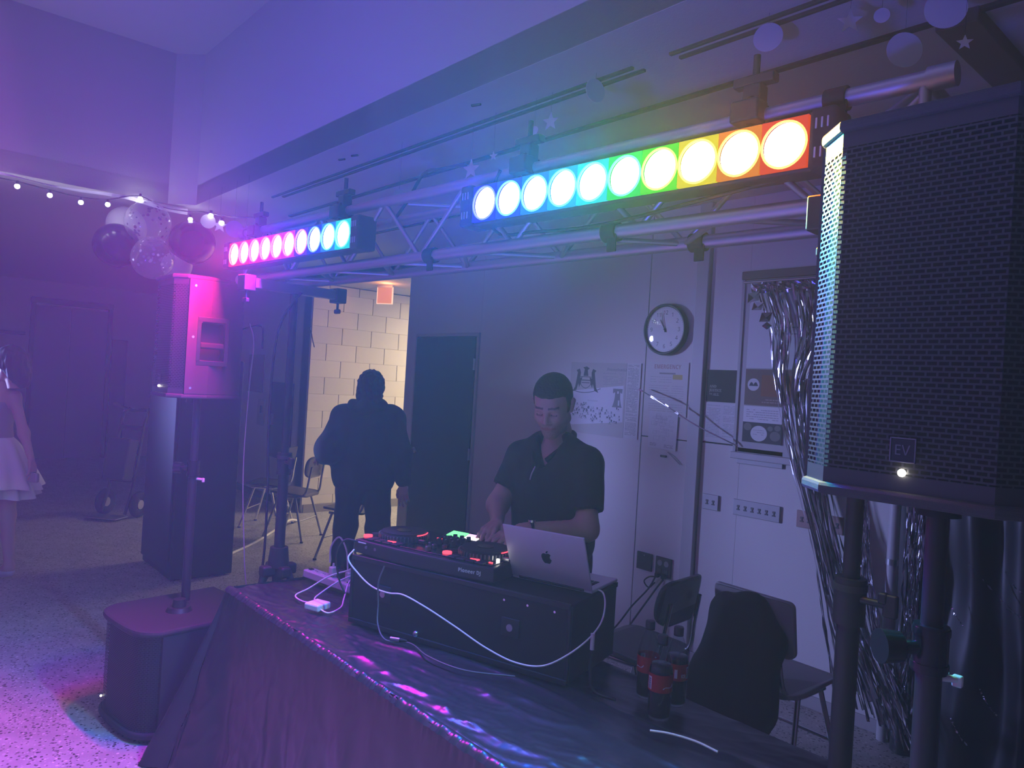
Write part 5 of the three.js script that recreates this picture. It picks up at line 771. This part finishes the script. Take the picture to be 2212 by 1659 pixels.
{ // ---- the DJ
  const skin = [0.52, 0.34, 0.27], J = { head: [-2.215, 1.60, -2.185], neck: [-2.262, 1.455, -2.262], shL: [-2.082, 1.368, -2.275], shR: [-2.418, 1.362, -2.215], elL: [-2.010, 1.115, -2.215], wrL: [-2.115, 1.118, -1.952], elR: [-2.445, 1.15, -2.11], wrR: [-2.262, 1.118, -1.955], pel: [-2.262, 0.96, -2.31] };
  const t = thing('person', 'man in a black zip polo shirt bending over the DJ controller', 'person', [0, 0, 0]);
  const hd = frame(J.head, [0.40, -0.44, 0.80]);
  const fL = [-2.15, 0.06, -2.33], fR = [-2.36, 0.06, -2.30], body = [
    [J.neck, lerp(J.neck, J.pel, 0.15), 0.055, 0.07], [J.shR, J.shL, 0.06, 0.06], [[-2.17, 1.30, -2.265], [-2.19, 1.05, -2.28], 0.10, 0.105], [[-2.33, 1.30, -2.24], [-2.33, 1.05, -2.27], 0.10, 0.105], [[-2.25, 1.2, -2.22], J.pel, 0.11, 0.12],
    [J.shL, J.elL, 0.052, 0.043], [J.elL, J.wrL, 0.043, 0.027], [J.shR, J.elR, 0.052, 0.043], [J.elR, J.wrR, 0.043, 0.027],
    [[-2.18, 0.93, -2.32], [-2.16, 0.5, -2.31], 0.085, 0.06], [[-2.16, 0.5, -2.31], [-2.15, 0.09, -2.34], 0.058, 0.04], [[-2.34, 0.93, -2.30], [-2.35, 0.5, -2.28], 0.085, 0.06], [[-2.35, 0.5, -2.28], [-2.36, 0.09, -2.31], 0.058, 0.04], [fL, [-2.12, 0.04, -2.18], 0.04, 0.035], [fR, [-2.33, 0.04, -2.15], 0.04, 0.035]];
  const hL = hand(J.wrL, [0.10, -0.16, 0.85], [0.12, 1, 0.2], 1, [0.32, 0.36, 0.38, 0.4], 1.0), hR = hand(J.wrR, [0.45, -0.2, 0.8], [0.0, 1, 0.25], -1, [0.3, 0.42, 0.45, 0.4], 1.0);
  mesh('body', people([headGeo(hd, skin, true), tinted(capMesh(body, 0.04, 0.012), skin), tinted(capMesh([...hL, [lerp(J.elL, J.wrL, 0.7), J.wrL, 0.03, 0.024]], 0.007, 0.004), skin), tinted(capMesh([...hR, [lerp(J.elR, J.wrR, 0.7), J.wrR, 0.03, 0.024]], 0.007, 0.004), skin)]), skinM, t);
  const black = M([0.014, 0.017, 0.022], 0.8), sL = lerp(J.shL, J.elL, 0.72), sR = lerp(J.shR, J.elR, 0.66), dir = (a, b) => A(b).sub(A(a)).normalize().toArray();
  const torso = [[[-2.31, 1.43, -2.24], [-2.21, 1.43, -2.265], 0.05, 0.05], [[-2.30, 1.425, -2.245], J.shR, 0.05, 0.06], [[-2.22, 1.425, -2.262], J.shL, 0.05, 0.06], [[-2.16, 1.32, -2.265], [-2.175, 1.03, -2.27], 0.118, 0.122], [[-2.335, 1.32, -2.235], [-2.33, 1.03, -2.26], 0.118, 0.122], [[-2.235, 1.25, -2.20], [-2.245, 1.0, -2.23], 0.11, 0.125]];
  const shirt = mesh('shirt', (() => { const base = capsules(torso, 0.045), a = capsules([[J.shL, lerp(J.shL, J.elL, 0.9), 0.068, 0.066]], 0.01), b = capsules([[J.shR, lerp(J.shR, J.elR, 0.9), 0.068, 0.066]], 0.01), nl = dir(J.shL, J.elL), nr = dir(J.shR, J.elR), hdf = J.neck, fwd = [0.38, 0, 0.92];
    return sdfMesh((x, y, z) => { let d = Math.max(base(x, y, z), 0.94 - y); d = smin(d, Math.max(a(x, y, z), (x - sL[0]) * nl[0] + (y - sL[1]) * nl[1] + (z - sL[2]) * nl[2]), 0.028); d = smin(d, Math.max(b(x, y, z), (x - sR[0]) * nr[0] + (y - sR[1]) * nr[1] + (z - sR[2]) * nr[2]), 0.028); d += 0.006 * noise.noise(x * 12, y * 8, z * 12);
      // open V at the throat
      const u = (x - hdf[0]) * 0.92 - (z - hdf[2]) * 0.38, v = (x - hdf[0]) * 0.38 + (z - hdf[2]) * 0.92, wv = 0.062 - Math.max(0, 1.455 - y) * 0.50; if (v > 0.03) d = Math.max(d, Math.min(wv - Math.abs(u + 0.0), y - 1.335)); return d; }, [-2.58, 0.9, -2.46], [-1.88, 1.52, -2.02], 0.0105); })(), black, t);
  mesh('collar', join([tube([[-2.335, 1.452, -2.262], [-2.318, 1.478, -2.302], [-2.262, 1.486, -2.322], [-2.205, 1.482, -2.312], [-2.180, 1.456, -2.278], [-2.175, 1.425, -2.215], [-2.205, 1.37, -2.155]], 0.012, 40), tube([[-2.335, 1.452, -2.262], [-2.325, 1.42, -2.205], [-2.27, 1.375, -2.145], [-2.235, 1.35, -2.12]], 0.012, 30)]), black, shirt);
  mesh('zipper', tube([[-2.222, 1.345, -2.112], [-2.226, 1.315, -2.098], [-2.228, 1.29, -2.092]], 0.004), m.steel, shirt); mesh('pocket_line', tube([[-2.165, 1.325, -2.145], [-2.13, 1.323, -2.155], [-2.095, 1.322, -2.175]], 0.0022), m.steel, shirt);
  mesh('trousers', capMesh([[[-2.19, 0.97, -2.30], [-2.165, 0.5, -2.31], 0.105, 0.08], [[-2.165, 0.5, -2.31], [-2.15, 0.08, -2.34], 0.078, 0.068], [[-2.33, 0.97, -2.29], [-2.35, 0.5, -2.28], 0.105, 0.08], [[-2.35, 0.5, -2.28], [-2.36, 0.08, -2.31], 0.078, 0.068], [[-2.26, 1.0, -2.29], [-2.26, 0.93, -2.3], 0.13, 0.13]], 0.05, 0.012, 0.008), M([0.012, 0.013, 0.017], 0.85), t);
  for (const [f, g2] of [[fL, [-2.12, 0.04, -2.17]], [fR, [-2.33, 0.04, -2.14]]]) mesh('shoe', capMesh([[f, g2, 0.052, 0.045], [[f[0], 0.045, f[2] - 0.05], f, 0.045, 0.05]], 0.02, 0.008, 0, [[[0, 0.004, 0], [0, -1, 0]]]), m.rubber, t);
  const hair = sdfMesh((x, y, z) => { const o = skull(x, y, z) - (0.005 + 0.007 * Math.max(0, Math.min(1, (y - 0.04) * 14)) + 0.002 * noise.noise(x * 170, y * 170, z * 170)), ax = Math.abs(x);
    const k1 = 0.8 * y - 0.55 * z - 0.013 - (z > 0.02 ? 0.42 * Math.max(0, ax - 0.022) : 0) + 0.003 * noise.noise(x * 120, y * 60, 3), k2 = Math.min(ax - 0.056, 0.02 - z, y + 0.02), k3 = Math.min(-0.035 - z, y + 0.07); return Math.max(o, -Math.max(k1, k2, k3)); }, [-0.11, -0.1, -0.14], [0.11, 0.16, 0.12], 0.0038).applyMatrix4(hd);
  mesh('hair', hair, M([0.018, 0.013, 0.010], 0.7), t);
  const wt = lerp(J.elL, J.wrL, 0.86), wa = dir(J.elL, J.wrL); const band = new THREE.TorusGeometry(0.030, 0.006, 8, 28); band.applyQuaternion(new THREE.Quaternion().setFromUnitVectors(V(0, 0, 1), A(wa))); const wch = mesh('watch', band.translate(...wt), m.rubber, t); mesh('watch_case', cyl(0.015, 0.015, 0.009, 20).translate(wt[0] + 0.006, wt[1] + 0.035, wt[2]), m.chrome, wch);
}
{ // ---- man seen from behind before the lit opening
  const skin = [0.42, 0.28, 0.22], J = { head: [-5.079, 1.575, -3.008], neck: [-5.075, 1.43, -3.005], shL: [-5.18, 1.335, -2.85], shR: [-4.965, 1.35, -3.14], elL: [-5.13, 1.10, -2.70], wrL: [-5.32, 1.02, -2.76], elR: [-4.885, 1.08, -3.19], wrR: [-4.79, 0.87, -3.17] };
  const t = thing('person', 'man in a dark hooded jacket seen from behind in front of the lit opening', 'person', [0, 0, 0]), hd = frame(J.head, [-0.72, -0.1, -0.68]);
  const legs = (r0, r1, r2) => [[[-5.15, 0.90, -2.92], [-5.17, 0.48, -2.90], r0, r1], [[-5.17, 0.48, -2.90], [-5.13, 0.09, -2.86], r1, r2], [[-5.03, 0.90, -3.07], [-5.0, 0.48, -3.10], r0, r1], [[-5.0, 0.48, -3.10], [-4.98, 0.09, -3.10], r1, r2]];
  const hR = hand(J.wrR, [0.25, -0.95, 0.12], [0.6, 0.1, 0.75], 1, [0.4, 0.45, 0.5, 0.5], 1.02), hL = hand(J.wrL, [-0.8, -0.2, -0.2], [0, 1, 0.2], -1, [0.4, 0.4, 0.4, 0.4]);
  mesh('body', people([headGeo(hd, skin, false), tinted(capMesh([[J.neck, [-5.09, 1.2, -2.99], 0.06, 0.13], [J.shL, J.shR, 0.07, 0.07], [[-5.09, 1.25, -2.99], [-5.09, 0.92, -2.99], 0.15, 0.15], [J.shL, J.elL, 0.055, 0.045], [J.elL, J.wrL, 0.045, 0.03], [J.shR, J.elR, 0.055, 0.045], [J.elR, J.wrR, 0.045, 0.03], ...legs(0.085, 0.06, 0.042), [[-5.13, 0.05, -2.86], [-5.25, 0.035, -2.96], 0.042, 0.036], [[-4.98, 0.05, -3.10], [-5.10, 0.035, -3.2], 0.042, 0.036]], 0.05, 0.013), skin), tinted(capMesh([...hR, [lerp(J.elR, J.wrR, 0.75), J.wrR, 0.032, 0.026]], 0.007, 0.0045), skin), tinted(capMesh(hL, 0.007, 0.005), skin)]), skinM, t);
  const cloth = M([0.010, 0.012, 0.018], 0.85);
  const jk = mesh('jacket', capMesh([[J.shL, J.shR, 0.095, 0.095], [[-5.10, 1.38, -2.99], [-5.07, 1.44, -3.0], 0.11, 0.095], [[-5.17, 1.26, -2.90], [-5.16, 0.90, -2.91], 0.155, 0.145], [[-5.01, 1.26, -3.09], [-5.02, 0.88, -3.08], 0.14, 0.135], [[-5.08, 1.22, -2.97], [-5.08, 0.9, -2.97], 0.17, 0.165], [J.shL, J.elL, 0.10, 0.098], [J.elL, J.wrL, 0.098, 0.06], [J.shR, J.elR, 0.098, 0.085], [J.elR, lerp(J.elR, J.wrR, 0.9), 0.082, 0.058]], 0.06, 0.013, 0.012, [[[0, 0.80, 0], [0, -1, 0]]]), cloth, t);
  mesh('hood', capMesh([[[-5.0, 1.44, -2.93], [-5.06, 1.46, -3.0], 0.07, 0.08], [[-5.10, 1.44, -2.88], [-4.98, 1.44, -3.05], 0.055, 0.055]], 0.05, 0.012, 0.01), cloth, jk);
  mesh('trousers', capMesh([...legs(0.115, 0.088, 0.078), [[-5.16, 0.9, -2.93], [-5.02, 0.9, -3.06], 0.12, 0.12]], 0.05, 0.013, 0.014), M([0.012, 0.014, 0.02], 0.85), t);
  for (const [a, b] of [[[-5.12, 0.05, -2.85], [-5.25, 0.042, -2.96]], [[-4.97, 0.05, -3.09], [-5.10, 0.042, -3.2]]]) mesh('shoe', capMesh([[a, b, 0.055, 0.045]], 0.02, 0.009, 0, [[[0, 0.004, 0], [0, -1, 0]]]), m.rubber, t);
  mesh('hair', sdfMesh((x, y, z) => { const o = smin(skull(x, y, z) - 0.028, ell(x, y, z, [0, -0.075, -0.06], [0.10, 0.11, 0.08]), 0.05) + 0.010 * noise.noise(x * 50, y * 28, z * 50); return Math.max(o, 0.0 - (0.55 * y - 0.85 * z) - 0.02); }, [-0.14, -0.22, -0.18], [0.14, 0.18, 0.13], 0.006).applyMatrix4(hd), M([0.014, 0.011, 0.010], 0.7), t);
}
{ // ---- dancer at the left edge
  const skin = [0.50, 0.33, 0.26], J = { head: [-6.58, 1.60, -0.83], neck: [-6.62, 1.45, -0.80], shR: [-6.545, 1.365, -0.865], shL: [-6.73, 1.365, -0.70], elR: [-6.47, 1.10, -0.93], wrR: [-6.37, 0.92, -0.97] };
  const t = thing('person', 'dancer in a short white dress at the left edge, arm hanging down', 'person', [0, 0, 0]), hd = frame(J.head, [-0.75, -0.1, 0.65]);
  const hR = hand(J.wrR, [0.3, -0.9, -0.1], [0.75, 0.2, -0.6], -1, [0.3, 0.35, 0.4, 0.4], 0.88), hL = hand([-6.84, 0.88, -0.56], [-0.1, -0.95, 0.2], [-0.6, 0.2, 0.75], 1, [0.3, 0.35, 0.4, 0.4], 0.88);
  mesh('body', people([headGeo(hd, skin, false), tinted(capMesh([[J.neck, [-6.635, 1.3, -0.785], 0.042, 0.07], [J.shL, J.shR, 0.045, 0.045], [[-6.64, 1.30, -0.78], [-6.64, 1.06, -0.785], 0.105, 0.08], [[-6.64, 1.06, -0.785], [-6.625, 0.9, -0.80], 0.085, 0.125], [J.shR, J.elR, 0.040, 0.034], [J.elR, J.wrR, 0.034, 0.023], [J.shL, [-6.82, 1.1, -0.62], 0.04, 0.034], [[-6.82, 1.1, -0.62], [-6.84, 0.88, -0.56], 0.034, 0.024], [[-6.68, 0.88, -0.75], [-6.67, 0.48, -0.76], 0.082, 0.052], [[-6.67, 0.48, -0.76], [-6.66, 0.1, -0.80], 0.052, 0.033], [[-6.57, 0.88, -0.85], [-6.57, 0.48, -0.87], 0.082, 0.052], [[-6.57, 0.48, -0.87], [-6.56, 0.1, -0.90], 0.052, 0.033], [[-6.66, 0.08, -0.80], [-6.76, 0.03, -0.72], 0.034, 0.026], [[-6.56, 0.08, -0.90], [-6.66, 0.03, -0.82], 0.034, 0.026]], 0.04, 0.012), skin), tinted(capMesh([...hR, [lerp(J.elR, J.wrR, 0.75), J.wrR, 0.025, 0.02]], 0.006, 0.004), skin), tinted(capMesh(hL, 0.006, 0.005), skin)]), skinM, t);
  const lace = M([0.34, 0.30, 0.30], 0.7, 0, { bumpMap: fine, bumpScale: 0.002 }), white = M([0.75, 0.74, 0.76], 0.8, 0, { side: THREE.DoubleSide });
  const d = mesh('dress_bodice', capMesh([[[-6.64, 1.29, -0.78], [-6.64, 1.06, -0.785], 0.115, 0.092], [[-6.64, 1.06, -0.785], [-6.635, 1.0, -0.79], 0.094, 0.11]], 0.04, 0.01, 0.004, [[[0, 1.325, 0], [0, 1, 0]], [[0, 0.98, 0], [0, -1, 0]]]), lace, t);
  const skirt = (y0, y1, r0, r1, n, ph) => { const p = [], q = [], na = 96, nv = 14; for (let i = 0; i <= na; i++) for (let j = 0; j <= nv; j++) { const a = i / na * Math.PI * 2, v = j / nv, r = r0 + (r1 - r0) * Math.pow(v, 0.8) + 0.024 * v * Math.sin(a * n + ph) + 0.012 * v * Math.sin(a * 5 + 2 * ph); p.push(-6.632 + Math.cos(a) * r, y0 + (y1 - y0) * v + 0.018 * v * Math.sin(a * 3 + ph), -0.79 + Math.sin(a) * r); if (i && j) { const k = (i - 1) * (nv + 1) + j - 1; q.push(k, k + 1, k + nv + 2, k, k + nv + 2, k + nv + 1); } } const g = new THREE.BufferGeometry(); g.setAttribute('position', new THREE.Float32BufferAttribute(p, 3)); g.setIndex(q); g.computeVertexNormals(); return g; };
  mesh('skirt', skirt(1.06, 0.63, 0.10, 0.275, 13, 0.4), white, t); mesh('skirt_layer', skirt(1.05, 0.69, 0.11, 0.30, 11, 1.7), white, t);
  mesh('hair', sdfMesh((x, y, z) => { const o = smin(skull(x, y, z) - 0.022, ell(x, y, z, [0, -0.06, -0.075], [0.09, 0.15, 0.075]), 0.05) + 0.008 * noise.noise(x * 40, y * 18, z * 40); return Math.max(o, 0.0 - (0.6 * y - 0.8 * z) - 0.018); }, [-0.13, -0.24, -0.19], [0.13, 0.17, 0.13], 0.006).applyMatrix4(hd), M([0.012, 0.009, 0.008], 0.65), t);
  for (const [a, b] of [[[-6.66, 0.06, -0.80], [-6.765, 0.03, -0.715]], [[-6.56, 0.06, -0.90], [-6.665, 0.03, -0.815]]]) mesh('shoe', capMesh([[a, b, 0.038, 0.03]], 0.01, 0.008, 0, [[[0, 0.003, 0], [0, -1, 0]]]), M([0.5, 0.5, 0.52], 0.4), t);
  const pb = thing('sequin_clutch', 'small pale clutch held low at the dancer’s side', 'bag', [-6.33, 0.79, -0.98], 0.6); mesh('pouch', box(0.10, 0.07, 0.03, 0.012, 3), M([0.4, 0.38, 0.4], 0.35, 0.3), pb); mesh('clasp', box(0.02, 0.012, 0.034, 0.003), m.chrome, pb, [0, 0.035, 0]);
}
// ------------------------------------------------------------------ wash lights outside the frame
WASH.forEach((w, i) => {
  const label = ['small violet uplight on the dance floor left of the camera', 'small blue uplight on the dance floor right of the camera', 'spotlight on a stand left of the picture'][i];
  const t = thing(i < 2 ? 'uplight' : 'flood_light', label, 'light', [w.at[0], 0, w.at[2]]), col = new THREE.Color().setRGB(...w.color);
  mesh('stand', cyl(0.02, 0.03, w.at[1] - 0.1, 14).translate(0, (w.at[1] - 0.1) / 2, 0), m.black, t); mesh('foot', cyl(0.2, 0.22, 0.02, 24), m.black, t, [0, 0.01, 0]);
  const h = new THREE.Group(); h.name = 'light_head'; h.position.set(0, w.at[1], 0); t.add(h); h.lookAt(V(...w.to)); h.updateMatrixWorld();
  if (w.cone) {
    mesh('light_can', cyl(0.1, 0.08, 0.2, 28, true).rotateX(Math.PI / 2), m.black, h, [0, 0, -0.06]); mesh('light_face', new THREE.CircleGeometry(0.085, 28), glow(w.color, 4), h, [0, 0, 0.0]);
    const l = new THREE.SpotLight(col, w.power, 0, w.cone, 0.9, 2); l.position.set(0, 0, 0.05); l.castShadow = true; l.shadow.radius = i < 2 ? 4 : 14; h.add(l); l.target.position.set(0, 0, 2); h.add(l.target);
  } else {
    mesh('light_case', box(w.size + 0.06, w.size + 0.06, 0.1, 0.01), m.black, h, [0, 0, -0.06]); mesh('light_face', box(w.size, w.size, 0.01, 0.003), glow(w.color, 4), h);
    const l = new THREE.RectAreaLight(col, w.power, w.size, w.size); l.position.set(0, 0, 0.02); l.rotation.y = Math.PI; h.add(l);
  }
});
renderer.render(scene, camera);
